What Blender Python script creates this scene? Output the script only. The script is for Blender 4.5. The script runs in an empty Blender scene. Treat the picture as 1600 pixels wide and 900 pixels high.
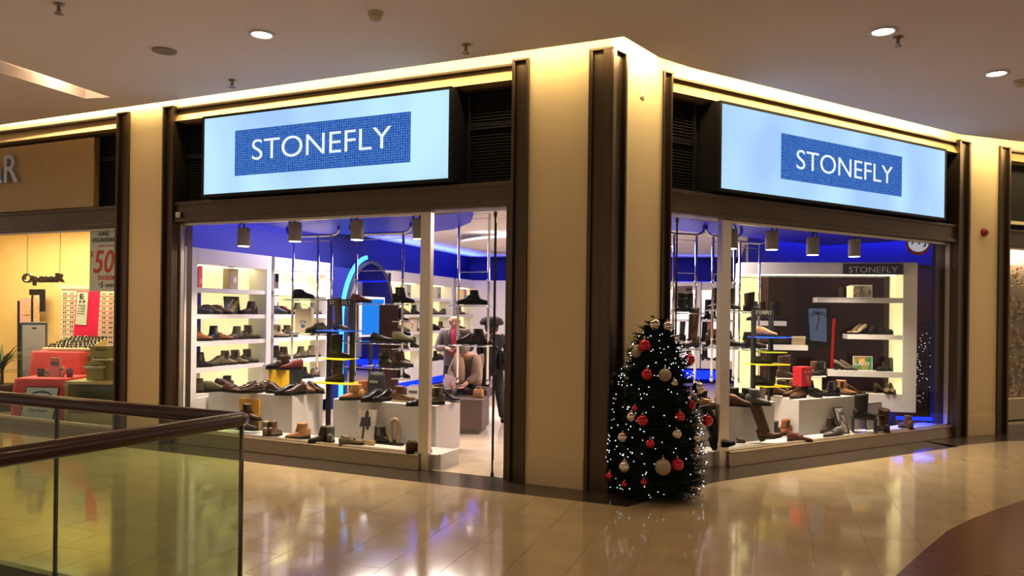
import bpy, bmesh, math, random
from mathutils import Vector, Matrix

# ---------------------------------------------------------------- camera, world, lamps, exposure
sc = bpy.context.scene
COL = sc.collection
random.seed(7)
R = math.radians
FOC, ROLL, HOR, EYE = 1200.0, 0.0129, 487.0, 1.75      # focal length in pixels, roll, horizon row, eye height
cd = bpy.data.cameras.new('camera')
cd.sensor_fit = 'HORIZONTAL'; cd.sensor_width = 36.0; cd.lens = 36.0 * FOC / 1600
cd.shift_y = (HOR - 450.0) / 1600
cd.clip_start = 0.05; cd.clip_end = 200
cam = bpy.data.objects.new('camera', cd); COL.objects.link(cam)
_c, _s = math.cos(ROLL), math.sin(ROLL)
cam.matrix_world = Matrix(((_c, -_s, 0, 0), (0, 0, -1, 0), (_s, _c, 0, EYE), (0, 0, 0, 1)))
sc.camera = cam
vs = sc.view_settings
sc.display_settings.display_device = 'sRGB'
vs.view_transform = 'Standard'; vs.look = 'None'; vs.gamma = 1.0; vs.use_curve_mapping = False
vs.exposure = 0.0
sc.cycles.max_bounces = 10; sc.cycles.diffuse_bounces = 4; sc.cycles.glossy_bounces = 4
sc.cycles.transmission_bounces = 6; sc.cycles.transparent_max_bounces = 24
sc.cycles.caustics_reflective = False; sc.cycles.caustics_refractive = False
sc.cycles.sample_clamp_indirect = 4.0
wd = bpy.data.worlds.new('mall_air'); sc.world = wd; wd.use_nodes = True
wd.node_tree.nodes['Background'].inputs[0].default_value = (1.0, 0.77, 0.60, 1)
wd.node_tree.nodes['Background'].inputs[1].default_value = 0.45


def lamp(name, kind, loc, power, col, aim=None, sx=.1, sy=None, size=None, blend=.6, spread=None):
    l = bpy.data.lights.new(name, kind); l.energy = power; l.color = col
    if kind == 'AREA':
        l.shape = 'RECTANGLE' if sy else 'SQUARE'; l.size = sx
        if sy: l.size_y = sy
        if spread: l.spread = R(spread)
    elif kind == 'SPOT':
        l.spot_size = R(size or 60); l.spot_blend = blend; l.shadow_soft_size = sx
    else:
        l.shadow_soft_size = sx
    o = bpy.data.objects.new(name, l); COL.objects.link(o); o.location = loc
    if aim is not None:
        o.rotation_euler = (Vector(aim) - Vector(loc)).to_track_quat('-Z', 'Y').to_euler()
    return o


def strip_lamp(name, p, q, aim_off, power, col, w=.06, spread=180):
    """A long thin lamp from p to q that shines along aim_off."""
    p, q, a = Vector(p), Vector(q), Vector(aim_off).normalized()
    x = (q - p).normalized(); z = -a; y = z.cross(x).normalized(); z = x.cross(y)
    l = bpy.data.lights.new(name, 'AREA'); l.energy = power; l.color = col
    l.shape = 'RECTANGLE'; l.size = (q - p).length; l.size_y = w; l.spread = R(spread)
    o = bpy.data.objects.new(name, l); COL.objects.link(o)
    m = Matrix((x, y, z)).transposed().to_4x4(); m.translation = (p + q) / 2
    o.matrix_world = m
    return o


WARM = (1.0, .75, .36); AMBER = (1.0, .66, .36); SHOP = (1.0, .80, .56); BLUE = (.03, .06, 1.0)
# LED strips in the ceiling cove, hidden above the ceiling edge, shining on the walls
COVE = [((-11.5, 13.20, 4.46), (.80, 7.28, 4.46), (.41, .912, -.9), 125),
        ((1.02, 7.22, 4.46), (1.62, 7.90, 4.46), (-.72, .69, -.9), 24),
        ((1.80, 8.05, 4.46), (6.35, 10.85, 4.46), (-.522, .853, -.9), 80),
        ((6.60, 10.95, 4.46), (10.5, 11.75, 4.46), (-.2, .98, -.9), 50)]
for i_, (p_, q_, d_, w_) in enumerate(COVE):
    strip_lamp('cove_strip', p_, q_, d_, w_, WARM)
# recessed downlights in view, plus added unseen ones outside the frame
DOWN = [(-2.30, 7.05), (3.73, 7.60), (6.55, 9.95), (-5.2, 5.2), (-5.4, 8.6), (.8, 3.4), (4.6, 4.3), (7.6, 6.2), (-2.2, 1.4), (2.8, .2)]
for x_, y_ in DOWN:
    lamp('downlight_beam', 'SPOT', (x_, y_, 4.24), 95, AMBER, (x_, y_, 0), sx=.08, size=110, blend=.9)
# added area lamps that fill the shops with general light, and the blue lamps that wash the upper walls
lamp('shop_fill_lamp', 'AREA', (-1.6, 12.6, 3.16), 480, (1, .83, .74), (-1.6, 12.6, 0), 2.4, 3.0)
lamp('shop_fill_lamp', 'AREA', (1.4, 15.6, 3.16), 620, (1, .83, .76), (1.4, 15.6, 0), 3.0, 3.0)
lamp('shop_fill_lamp', 'AREA', (2.3, 11.2, 3.16), 260, (1, .82, .72), (2.3, 11.2, 0), 1.4, 1.6)
lamp('optician_fill_lamp', 'AREA', (-8.6, 12.6, 3.15), 210, (1, .80, .46), (-8.6, 12.6, 0), 3.0, 1.6)
lamp('flower_shop_fill', 'AREA', (8.4, 12.6, 3.1), 90, (1, .8, .6), (8.4, 12.9, 0), 1.0, .6)


# ---------------------------------------------------------------- helpers
def ray(px, py):
    cx, cy = (px - 800.0) / FOC, (HOR - py) / FOC
    return Vector((cx * _c - cy * _s, 1.0, cx * _s + cy * _c))


def at(px, py, d):
    r = ray(px, py); return Vector((r.x * d, d, EYE + r.z * d))


def gz(px, py, z):
    r = ray(px, py); d = (z - EYE) / r.z; return Vector((r.x * d, d, z))


class Plane:
    """A vertical plane: u runs along it, w into the building, z up."""
    def __init__(s, o, d, flip=False):
        s.o = Vector((o[0], o[1], 0)); s.d = Vector((d[0], d[1], 0)).normalized()
        s.n = Vector((-s.d.y, s.d.x, 0)) * (-1 if flip else 1)
        s.ang = math.atan2(s.d.y, s.d.x)

    def P(s, u, w, z): return s.o + s.d * u + s.n * w + Vector((0, 0, z))

    def hit(s, px, py, w=0.0):
        r = ray(px, py); o = s.o + s.n * w
        t = o.dot(s.n) / r.dot(s.n); p = r * t
        return (p - s.o).dot(s.d), p.z + EYE

    def u(s, px, w=0.0, py=500): return s.hit(px, py, w)[0]


A = Plane((.936, 7.484), (-.912, .410), flip=True)        # left front, u grows to the left
Cn = Plane((.936, 7.484), (.655, .716))                   # short corner piece
B = Plane((1.591, 8.20), (.853, .522))                    # right front, u grows to the right
L = Plane((-4.25, 10.10), (.316, .949))                   # the shop's long left wall
E = Plane((6.72, 11.34), (.93, .36))                      # pillar past the right front
assert abs(L.n.x + .949) < .01 and A.n.y > 0 and B.n.y > 0 and Cn.n.y > 0

# ---- materials
MATS = {}


def M(name, col, rough=.5, metal=0, var=0, scale=6, bump=0, bscale=60, emit=None, es=0, coat=0, spec=.5, rnd=0, stretch=None, sheen=0):
    if name in MATS: return MATS[name]
    m = bpy.data.materials.new(name); m.use_nodes = True
    nt = m.node_tree; N = nt.nodes; K = nt.links; b = N['Principled BSDF']
    c4 = (*col, 1)
    b.inputs['Base Color'].default_value = c4; b.inputs['Roughness'].default_value = rough
    b.inputs['Metallic'].default_value = metal; b.inputs['Specular IOR Level'].default_value = spec
    b.inputs['Coat Weight'].default_value = coat; b.inputs['Coat Roughness'].default_value = .05
    if sheen: b.inputs['Sheen Weight'].default_value = sheen
    if emit: b.inputs['Emission Color'].default_value = (*emit, 1); b.inputs['Emission Strength'].default_value = es
    src = None
    if var or bump:
        tc = N.new('ShaderNodeTexCoord'); mp = N.new('ShaderNodeMapping'); K.new(tc.outputs['Object'], mp.inputs[0])
        if stretch: mp.inputs['Scale'].default_value = stretch
    if var:
        nz = N.new('ShaderNodeTexNoise'); nz.inputs['Scale'].default_value = scale; nz.inputs['Detail'].default_value = 4
        K.new(mp.outputs[0], nz.inputs[0])
        rp = N.new('ShaderNodeMapRange'); rp.inputs[1].default_value = .3; rp.inputs[2].default_value = .7
        rp.inputs[3].default_value = 1 - var; rp.inputs[4].default_value = 1 + var; K.new(nz.outputs[0], rp.inputs[0])
        src = rp.outputs[0]
    if rnd:
        oi = N.new('ShaderNodeObjectInfo'); rr = N.new('ShaderNodeMapRange')
        rr.inputs[3].default_value = 1 - rnd; rr.inputs[4].default_value = 1 + rnd; K.new(oi.outputs['Random'], rr.inputs[0])
        if src:
            mm = N.new('ShaderNodeMath'); mm.operation = 'MULTIPLY'; K.new(src, mm.inputs[0]); K.new(rr.outputs[0], mm.inputs[1]); src = mm.outputs[0]
        else: src = rr.outputs[0]
    if src:
        vm = N.new('ShaderNodeVectorMath'); vm.operation = 'SCALE'; vm.inputs[0].default_value = col
        K.new(src, vm.inputs['Scale']); K.new(vm.outputs[0], b.inputs['Base Color'])
    if bump:
        nb = N.new('ShaderNodeTexNoise'); nb.inputs['Scale'].default_value = bscale; nb.inputs['Detail'].default_value = 3
        K.new(mp.outputs[0], nb.inputs[0])
        bp = N.new('ShaderNodeBump'); bp.inputs['Strength'].default_value = bump; bp.inputs['Distance'].default_value = .01
        K.new(nb.outputs[0], bp.inputs['Height']); K.new(bp.outputs[0], b.inputs['Normal'])
    MATS[name] = m; return m


def GLOW(name, col, s):
    if name in MATS: return MATS[name]
    m = bpy.data.materials.new(name); m.use_nodes = True; nt = m.node_tree; nt.nodes.clear()
    e = nt.nodes.new('ShaderNodeEmission'); e.inputs[0].default_value = (*col, 1); e.inputs[1].default_value = s
    o = nt.nodes.new('ShaderNodeOutputMaterial'); nt.links.new(e.outputs[0], o.inputs[0])
    MATS[name] = m; return m


def GLASS(name, tint, ior=1.45, rough=.0, fac=1.0):
    """Thin clear glass: tinted pass-through plus a Fresnel mirror on the outer faces."""
    if name in MATS: return MATS[name]
    m = bpy.data.materials.new(name); m.use_nodes = True; nt = m.node_tree; N = nt.nodes; K = nt.links; N.clear()
    t = N.new('ShaderNodeBsdfTransparent'); t.inputs[0].default_value = (*tint, 1)
    g = N.new('ShaderNodeBsdfGlossy'); g.inputs['Roughness'].default_value = rough
    f = N.new('ShaderNodeFresnel'); f.inputs[0].default_value = ior
    ge = N.new('ShaderNodeNewGeometry'); iv = N.new('ShaderNodeMath'); iv.operation = 'SUBTRACT'; iv.inputs[0].default_value = fac
    K.new(ge.outputs['Backfacing'], iv.inputs[1])
    mu = N.new('ShaderNodeMath'); mu.operation = 'MULTIPLY'; mu.use_clamp = True; K.new(f.outputs[0], mu.inputs[0]); K.new(iv.outputs[0], mu.inputs[1])
    mx = N.new('ShaderNodeMixShader'); K.new(mu.outputs[0], mx.inputs[0]); K.new(t.outputs[0], mx.inputs[1]); K.new(g.outputs[0], mx.inputs[2])
    o = N.new('ShaderNodeOutputMaterial'); K.new(mx.outputs[0], o.inputs[0])
    MATS[name] = m; return m


# ---- mesh builder
INV = {}


class MB:
    def __init__(s): s.v = []; s.f = []; s.sm = []

    def _add(s, vs, fs, smooth=False):
        k = len(s.v); s.v += [Vector(p) for p in vs]; s.f += [tuple(i + k for i in f) for f in fs]; s.sm += [smooth] * len(fs); return s

    def hexa(s, p):
        return s._add(p, [(0, 3, 2, 1), (4, 5, 6, 7), (0, 1, 5, 4), (1, 2, 6, 5), (2, 3, 7, 6), (3, 0, 4, 7)])

    def box(s, c, d, rz=0.0):
        c = Vector(c); hx, hy, hz = d[0] / 2, d[1] / 2, d[2] / 2; m = Matrix.Rotation(rz, 3, 'Z')
        return s.hexa([c + m @ Vector(q) for q in ((-hx, -hy, -hz), (hx, -hy, -hz), (hx, hy, -hz), (-hx, hy, -hz), (-hx, -hy, hz), (hx, -hy, hz), (hx, hy, hz), (-hx, hy, hz))])

    def pbox(s, pl, u0, u1, w0, w1, z0, z1):
        return s.hexa([pl.P(u0, w0, z0), pl.P(u1, w0, z0), pl.P(u1, w1, z0), pl.P(u0, w1, z0), pl.P(u0, w0, z1), pl.P(u1, w0, z1), pl.P(u1, w1, z1), pl.P(u0, w1, z1)])

    def prism(s, poly, z0, z1):
        n = len(poly)
        vs = [(p[0], p[1], z0) for p in poly] + [(p[0], p[1], z1) for p in poly]
        fs = [tuple(range(n))[::-1], tuple(range(n, 2 * n))] + [(i, (i + 1) % n, (i + 1) % n + n, i + n) for i in range(n)]
        return s._add(vs, fs)

    def loft(s, rings, cap=True, smooth=True):
        n = len(rings[0]); vs = [p for r in rings for p in r]; fs = []
        for k in range(len(rings) - 1):
            for i in range(n):
                j = (i + 1) % n; fs.append((k * n + i, k * n + j, (k + 1) * n + j, (k + 1) * n + i))
        if cap: fs += [tuple(range(n))[::-1], tuple(range((len(rings) - 1) * n, len(rings) * n))]
        return s._add(vs, fs, smooth)

    def tube(s, path, r, n=8, cap=True):
        path = [Vector(p) for p in path]; rings = []; rr = r if isinstance(r, (list, tuple)) else [r] * len(path)
        ref = None
        for i, p in enumerate(path):
            t = (path[min(i + 1, len(path) - 1)] - path[max(i - 1, 0)]).normalized()
            if ref is None or abs(ref.dot(t)) > .95:
                ref = Vector((0, 0, 1)) if abs(t.z) < .9 else Vector((1, 0, 0))
            a = t.cross(ref).normalized(); b = t.cross(a); ref = a.cross(t)
            rings.append([p + (a * math.cos(2 * math.pi * k / n) + b * math.sin(2 * math.pi * k / n)) * rr[i] for k in range(n)])
        return s.loft(rings, cap)

    def lathe(s, c, prof, n=16, axis=None):
        c = Vector(c); q = Vector(axis).to_track_quat('Z', 'Y') if axis else None; rings = []
        for r, z in prof:
            ring = []
            for k in range(n):
                p = Vector((r * math.cos(2 * math.pi * k / n), r * math.sin(2 * math.pi * k / n), z))
                ring.append(c + (q @ p if q else p))
            rings.append(ring)
        return s.loft(rings)

    def ball(s, c, r, n=12, m=8, sq=1.0):
        prof = [(max(r * math.sin(math.pi * i / m), 1e-4), -r * sq * math.cos(math.pi * i / m)) for i in range(m + 1)]
        return s.lathe(c, prof, n)

    def quad(s, a, b, c, d): return s._add([a, b, c, d], [(0, 1, 2, 3)])

    def build(s, name, mat, parent=None, kind=None, label=None, bevel=0):
        me = bpy.data.meshes.new(name); bm = bmesh.new(); inv = INV.get(parent.name) if parent is not None else None
        vv = [bm.verts.new(inv @ p if inv is not None else p) for p in s.v]
        for f, sm in zip(s.f, s.sm):
            try: bf = bm.faces.new([vv[i] for i in f]); bf.smooth = sm
            except ValueError: pass
        bmesh.ops.recalc_face_normals(bm, faces=bm.faces)
        if bevel: bmesh.ops.bevel(bm, geom=list(bm.edges), offset=bevel, segments=1, affect='EDGES')
        bm.to_mesh(me); bm.free()
        if mat is not None: me.materials.append(mat)
        o = bpy.data.objects.new(name, me); COL.objects.link(o)
        if parent is not None:
            o.parent = parent
            if inv is not None: INV[o.name] = inv
        if kind: o['kind'] = kind
        if label: o['label'] = label
        return o


def thing(name, label, cat, loc=(0, 0, 0), rz=0.0, group=None):
    o = bpy.data.objects.new(name, None); COL.objects.link(o); o.empty_display_size = .05
    o.location = loc; o.rotation_euler = (0, 0, rz); o['label'] = label; o['category'] = cat
    if group: o['group'] = group
    INV[o.name] = (Matrix.Translation(Vector(loc)) @ Matrix.Rotation(rz, 4, 'Z')).inverted()
    return o


def tag(o, label, cat, group=None):
    o['label'] = label; o['category'] = cat
    if group: o['group'] = group
    return o


def link_mesh(name, me, mat, parent=None, mw=None):
    o = bpy.data.objects.new(name, me); COL.objects.link(o)
    if parent is not None: o.parent = parent
    if mw is not None: o.matrix_local = mw
    if mat is not None:
        if not me.materials: me.materials.append(mat)
        o.material_slots[0].link = 'OBJECT'; o.material_slots[0].material = mat
    return o


def text(name, body, mat, parent, org, xdir, zdir, height, width=None, depth=.006, shear=0.0, weight=0.0, align='CENTER', res=3):
    """Raised lettering; org = centre (or left end) of the line at mid height, xdir / zdir = reading and upward direction."""
    cu = bpy.data.curves.new(name, 'FONT'); cu.body = body; cu.size = 1.0; cu.extrude = .5; cu.shear = shear; cu.offset = weight; cu.resolution_u = res
    to = bpy.data.objects.new(name, cu); COL.objects.link(to)
    me = bpy.data.meshes.new_from_object(to)
    bpy.data.objects.remove(to); bpy.data.curves.remove(cu)
    xs = [v.co.x for v in me.vertices]; ys = [v.co.y for v in me.vertices]
    x0, x1, y0, y1 = min(xs), max(xs), min(ys), max(ys)
    sy = height / (y1 - y0); sx = (width / (x1 - x0)) if width else sy
    X = Vector(xdir).normalized(); Zv = Vector(zdir).normalized(); Nn = X.cross(Zv)
    inv = INV.get(parent.name) if parent is not None else None
    for v in me.vertices:
        cx = (v.co.x - (x0 + x1) / 2 if align == 'CENTER' else v.co.x - x0) * sx
        p = Vector(org) + X * cx + Zv * ((v.co.y - (y0 + y1) / 2) * sy) + Nn * (v.co.z * depth)
        v.co = inv @ p if inv is not None else p
    me.materials.clear(); me.materials.append(mat)
    o = bpy.data.objects.new(name, me); COL.objects.link(o); o.parent = parent
    return o


def struct(o): o['kind'] = 'structure'; return o


UP = Vector((0, 0, 1))
# ---------------------------------------------------------------- setting: materials
cream = M('cream_wall', (.70, .55, .30), .55, var=.04, scale=1.5, bump=.05, bscale=90)
ceil_m = M('ceiling_paint', (.80, .735, .72), .8, var=.03, scale=.8)
bronze = M('bronze_metal', (.095, .066, .042), .34, metal=.8, var=.08, scale=3, stretch=(4, 4, .4))
gold = M('gold_panel', (.60, .43, .20), .42, metal=.45, var=.06, scale=2)
dark_panel = M('dark_panel', (.012, .010, .008), .7, var=.1, spec=.2)
lintel_m = M('lintel_bronze', (.10, .07, .045), .35, metal=.6, var=.08, scale=3)
alu = M('satin_aluminium', (.62, .53, .42), .3, metal=.85)
sill_m = M('sill_metal', (.36, .28, .19), .32, metal=.55, var=.05)
white = M('white_lacquer', (.66, .63, .62), .35, var=.02)
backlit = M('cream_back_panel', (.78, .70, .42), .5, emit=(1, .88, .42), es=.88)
backlit_w = M('white_back_panel', (.84, .80, .80), .5, emit=(1, .88, .86), es=.85)
navy = M('navy_paint', (.005, .008, .12), .55, var=.05, spec=.2)
blue_gloss = M('blue_gloss_ceiling', (.008, .014, .85), .35, spec=.12)
shopceil = M('shop_ceiling_paint', (.82, .80, .82), .6)
marble = M('cream_marble_tile', (.48, .37, .215), .11, var=.10, scale=2.5, rnd=.03, bump=.012, bscale=2.2, spec=.6, coat=.35)
shoptile = M('pale_floor_tile', (.60, .50, .38), .12, var=.06, scale=3, rnd=.05, spec=.6, coat=.3)
grout = M('floor_grout', (.28, .21, .13), .5)
granite = M('dark_granite', (.050, .038, .028), .16, var=.3, scale=40, spec=.6)
brownstone = M('brown_stone', (.13, .054, .026), .26, var=.25, scale=5, stretch=(.6, 14, 1), spec=.3)
glassm = GLASS('shop_glass', (.96, .975, .97), 1.2, fac=1.0)
greenglass = GLASS('green_glass', (.845, .90, .785), 1.5, fac=1.0)
acryl = GLASS('clear_shelf_glass', (.90, .95, .95), 1.5)
mirror_m = M('mirror_silver', (.80, .82, .86), .03, metal=1)
smoked = GLASS('smoked_glass', (.62, .46, .42), 1.5)
chrome = M('chrome', (.72, .70, .68), .12, metal=1)
black = M('black_metal', (.010, .009, .010), .5, spec=.25)
led_warm = GLOW('warm_led', (1, .84, .46), 9)
led_blue = GLOW('blue_led', (.004, .018, 1), 3.5)
led_cyan = GLOW('cyan_led', (.07, .36, 1), 3.0)
lampface = GLOW('lamp_face', (1, .88, .72), 14)

# ---------------------------------------------------------------- floors
RZ = 1.13                                                  # handrail height
Kc = gz(378, 655, RZ); fd = (gz(0, 621, RZ) - Kc).normalized(); nd = (gz(0, 715, RZ) - Kc).normalized()
K = Vector((Kc.x, Kc.y, 0)); far_d, near_d = fd, nd        # balustrade corner and its two runs
nF = Vector((fd.y, -fd.x, 0)); nF = nF if nF.dot(nd) > 0 else -nF
nN = Vector((nd.y, -nd.x, 0)); nN = nN if nN.dot(fd) > 0 else -nN
void = [K, K + far_d * 9, K + far_d * 9 + near_d * 9, K + near_d * 6]
fb = MB()
fb.prism([(K + near_d * 9).to_tuple()[:2], (14, -6), (14, 30), (-14, 30), (K + far_d * 13).to_tuple()[:2], K.to_tuple()[:2]], -.30, -.006)
floor = struct(fb.build('floor', grout))
# cream stone tiles in rows along the joints seen in the photograph
T1 = Vector((.316, .949, 0)).normalized(); T2 = Vector((.949, -.316, 0)).normalized()
tw, tl = .40, .80
org = gz(1182.6, 850, 0) + T1 * .1
tb = MB(); tb.box((0, 0, -.010), (tw - .003, tl - .003, .020)); tile_me = None


def outside(p, m=.0):
    """True in front of the shop fronts and off the void."""
    a = (p - A.o).dot(A.n) > -m; b = (p - Cn.o).dot(Cn.n) > -m and (p - B.o).dot(B.n) > -m
    inside = a and (b or (p - B.o).dot(B.n) > -m)
    return not inside


ntile = 0
for i in range(-26, 27):
    for j in range(-9, 12):
        off = (.4 if i % 2 else 0) * 1.0
        c = org + T2 * (tw * (i + .5)) + T1 * (tl * j + off); c.z = 0
        if c.y < 3.2 or c.y > 13.5: continue
        px = 800 + FOC * c.x / c.y; py = HOR + FOC * EYE / c.y
        if px < -260 or px > 1860 or py > 1010: continue
        corners = [c + T2 * sx * tw * .5 + T1 * sy * tl * .5 for sx in (-1, 1) for sy in (-1, 1)]
        vF, vN = [(q - K).dot(nF) + .03 for q in corners], [(q - K).dot(nN) + .03 for q in corners]
        if min(vF) > 0 and min(vN) > 0: continue
        cut = any(a > 0 and b > 0 for a, b in zip(vF, vN)) or (max(vF) > 0 and max(vN) > 0 and (c - K).length < .6)
        if not any(outside(q, .40) for q in corners): continue
        if (c - Vector((7.9, 2.6, 0))).length < 4.2: continue
        if ntile >= 300: continue
        if cut:                                            # tile trimmed along the edge of the void
            nrm = nF if (c - K).dot(nF) < (c - K).dot(nN) else nN
            poly = [c + T2 * sx * (tw - .004) * .5 + T1 * sy * (tl - .004) * .5 for sx, sy in ((-1, -1), (1, -1), (1, 1), (-1, 1))]; out = []
            for a, b in zip(poly, poly[1:] + poly[:1]):
                da, db = (a - K).dot(nrm) + .03, (b - K).dot(nrm) + .03
                if da <= 0: out.append(a)
                if da * db < 0: out.append(a.lerp(b, da / (da - db)))
            if len(out) >= 3:
                m = MB(); m.prism([(p.x, p.y) for p in out], -.02, 0); m.build('tile', marble, floor); ntile += 1
            continue
        if tile_me is None:
            o = tb.build('tile', marble, floor); tile_me = o.data
        else:
            o = link_mesh('tile', tile_me, marble, floor)
        o.location = c + Vector((0, 0, random.uniform(-.0004, 0))); o.rotation_euler = (0, 0, math.atan2(T2.y, T2.x)); ntile += 1
print('TILES', ntile)
# edge of the slab at the void and the storey below
lb = MB(); lb.prism([(K + near_d * 9).to_tuple()[:2], K.to_tuple()[:2], (K + far_d * 13).to_tuple()[:2], (-16, -8)], -5.2, -5.0)
struct(lb.build('floor', M('lower_floor', (.35, .27, .18), .3)))
# dark granite border that follows the shop fronts
bo = [A.P(14, -.44, 0), Vector((1.06, 6.94, 0)), Vector((1.62, 7.52, 0)), gz(1119, 753, 0), B.P(2.8, -.46, 0), B.P(5.0, -.46, 0), gz(1483, 698, 0), gz(1560, 690, 0), gz(1640, 687, 0), Vector((10.5, 11.35, 0))]
bi = [A.P(14, .12, 0), A.P(.0, .12, 0), Cn.P(.5, .12, 0), B.P(0, .14, 0), B.P(2.8, .14, 0), B.P(5.0, .14, 0), B.P(6.0, .14, 0), E.P(.55, .14, 0), E.P(1.2, .3, 0), Vector((10.5, 12.4, 0))]
gb = MB()
for k in range(len(bo) - 1):
    q = [bo[k], bo[k + 1], bi[k + 1], bi[k]]
    gb.hexa([Vector((p.x, p.y, -.02)) for p in q] + [Vector((p.x, p.y, .0015)) for p in q])
struct(gb.build('floor_border', granite))
# brown stone field with a curved edge
arc = [gz(1400, 900, 0), gz(1438, 865, 0), gz(1480, 830, 0), gz(1520, 810, 0), gz(1560, 795, 0), gz(1600, 782, 0)]
d0 = (arc[0] - arc[1]).normalized(); d1 = (arc[-1] - arc[-2]).normalized()
arc = [arc[0] + Vector((-1.15, -2.6, 0)), arc[0] + Vector((-.62, -.95, 0))] + arc + [arc[-1] + Vector((1.0, .5, 0)), arc[-1] + Vector((3, .9, 0)), arc[-1] + Vector((6, .6, 0))]
bb = MB(); bb.prism([(p.x, p.y) for p in arc] + [(11, 0), (11, -1.5), (2, -1.5)], -.02, .003)
struct(bb.build('floor_inlay', brownstone))

# ---------------------------------------------------------------- ceiling with its recessed slot
CZ = 4.27
edge = [(-11.5, 12.72), (.988, 7.0), (1.417, 7.56), (1.80, 7.86), (6.13, 10.57), (7.29, 10.98), (10.8, 11.7)]
outer = edge + [(13, 11.7), (13, -5), (-13.5, -5), (-13.5, 12.72)]
hole = [gz(-60, 74, CZ), gz(173, 152, CZ), gz(133, 154, CZ), gz(-60, 95, CZ)]
hole = [(p.x, p.y) for p in hole]


def slab_with_hole(name, outer, hole, z0, z1, mat):
    me = bpy.data.meshes.new(name); bm = bmesh.new()
    def loop(pts, z):
        vs_ = [bm.verts.new((p[0], p[1], z)) for p in pts]; es = [bm.edges.new((vs_[i], vs_[(i + 1) % len(vs_)])) for i in range(len(vs_))]; return vs_, es
    for z in (z0, z1):
        v1, e1 = loop(outer, z); v2, e2 = loop(hole, z)
        bmesh.ops.triangle_fill(bm, edges=e1 + e2, use_beauty=True)
        if z == z0: a1, a2 = v1, v2
        else: b1, b2 = v1, v2
    for a, b in ((a1, b1), (a2, b2)):
        for i in range(len(a)):
            j = (i + 1) % len(a); bm.faces.new((a[i], a[j], b[j], b[i]))
    bmesh.ops.recalc_face_normals(bm, faces=bm.faces)
    bm.to_mesh(me); bm.free(); me.materials.append(mat)
    o = bpy.data.objects.new(name, me); COL.objects.link(o); return o


ceiling = struct(slab_with_hole('ceiling', outer, hole, CZ, CZ + .12, ceil_m))
sb = MB()                                                  # the slot's sides and lid
hp = [Vector((p[0], p[1], 0)) for p in hole]
cen = sum(hp, Vector()) / 4
for i in range(4):
    a, b = hp[i], hp[(i + 1) % 4]; n = (a + b) / 2 - cen; e = (b - a).normalized(); n = (n - e * n.dot(e)).normalized() * .03
    q = [a, b, b + n, a + n]
    sb.hexa([p + UP * (CZ + .001) for p in q] + [p + UP * (CZ + .42) for p in q])
sb.hexa([p + UP * (CZ + .40) for p in hp] + [p + UP * (CZ + .44) for p in hp])
sb.build('ceiling_slot', ceil_m, ceiling)
lamp('slot_beam', 'POINT', gz(104, 137, CZ) + UP * .16, 16, AMBER, sx=.05)
# cover above the cove, behind the ceiling edge
cv = MB()
cov = [(-11.5, 12.5), (.95, 6.85), (1.5, 7.5), (1.85, 7.72), (6.2, 10.35), (7.3, 10.8), (11, 11.5), (11, 13.4), (7.2, 12.0), (6.0, 11.6), (1.2, 8.6), (.3, 8.2), (-11.5, 13.7)]
cv.prism(cov, 4.95, 5.0); struct(cv.build('ceiling_cove', ceil_m))

# ---------------------------------------------------------------- shop fronts
def wall_panel(name, pl, u0, u1, base=True):
    m = MB(); m.pbox(pl, u0, u1, 0, .16, .0, 4.95); o = struct(m.build(name, cream))
    if base:
        m = MB(); m.pbox(pl, u0 + .005, u1 - .005, -.008, .02, .0, .30); m.build('skirting', cream, o)
    return o


def channel(pl, u0, u1, z0=0.0, z1=4.315, w=-.035, back=.10):
    """Bronze channel trim: two raised lips and a sunken web, with a hood at its head."""
    a, b = min(u0, u1), max(u0, u1); t = (b - a)
    m = MB()
    m.pbox(pl, a, a + t * .16, w, back, z0, z1); m.pbox(pl, b - t * .16, b, w, back, z0, z1)
    m.pbox(pl, a + t * .16, b - t * .16, w + .045, back, z0, z1)
    m.pbox(pl, a, b, w - .004, back, z1, z1 + .022)
    c = MB(); c.pbox(pl, a - .01, b + .01, 0, .16, z1 + .022, 4.95); struct(c.build('wall_cap', cream))
    return struct(m.build('trim_1', bronze, bevel=.003))


uA = lambda px, w=0: A.u(px, w); uB = lambda px, w=0: B.u(px, w)
a_r0, a_r1 = uA(823), uA(797)          # right trim of the left front
a_l0, a_l1 = uA(270), uA(253)          # left trim
a_p1 = uA(200); a_s1 = uA(181)         # next pillar, optician's trim
b_l0, b_l1 = uB(1030), uB(1044); b_r0, b_r1 = uB(1493), uB(1511)
wall_panel('wall_pillar', A, uA(915), a_r0)
wall_panel('wall_left', A, a_l1, a_p1)
wall_panel('wall_corner', Cn, Cn.u(972), .972)
m = MB(); m.pbox(B, -.02, b_l0 + .01, 0, .16, 0, 4.95); struct(m.build('wall_right', cream))
e0, e1 = E.u(1511), E.u(1557)
wall_panel('wall_far_right', E, -.05, e1)
wall_panel('wall_far_end', E, 4.2, 8.0)
for a_, b_ in ((a_r0, a_r1), (a_l0, a_l1), (a_p1, a_s1)): channel(A, a_, b_)
channel(B, b_l0, b_l1); channel(B, b_r0, b_r1); channel(E, e1, E.u(1574))
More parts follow.
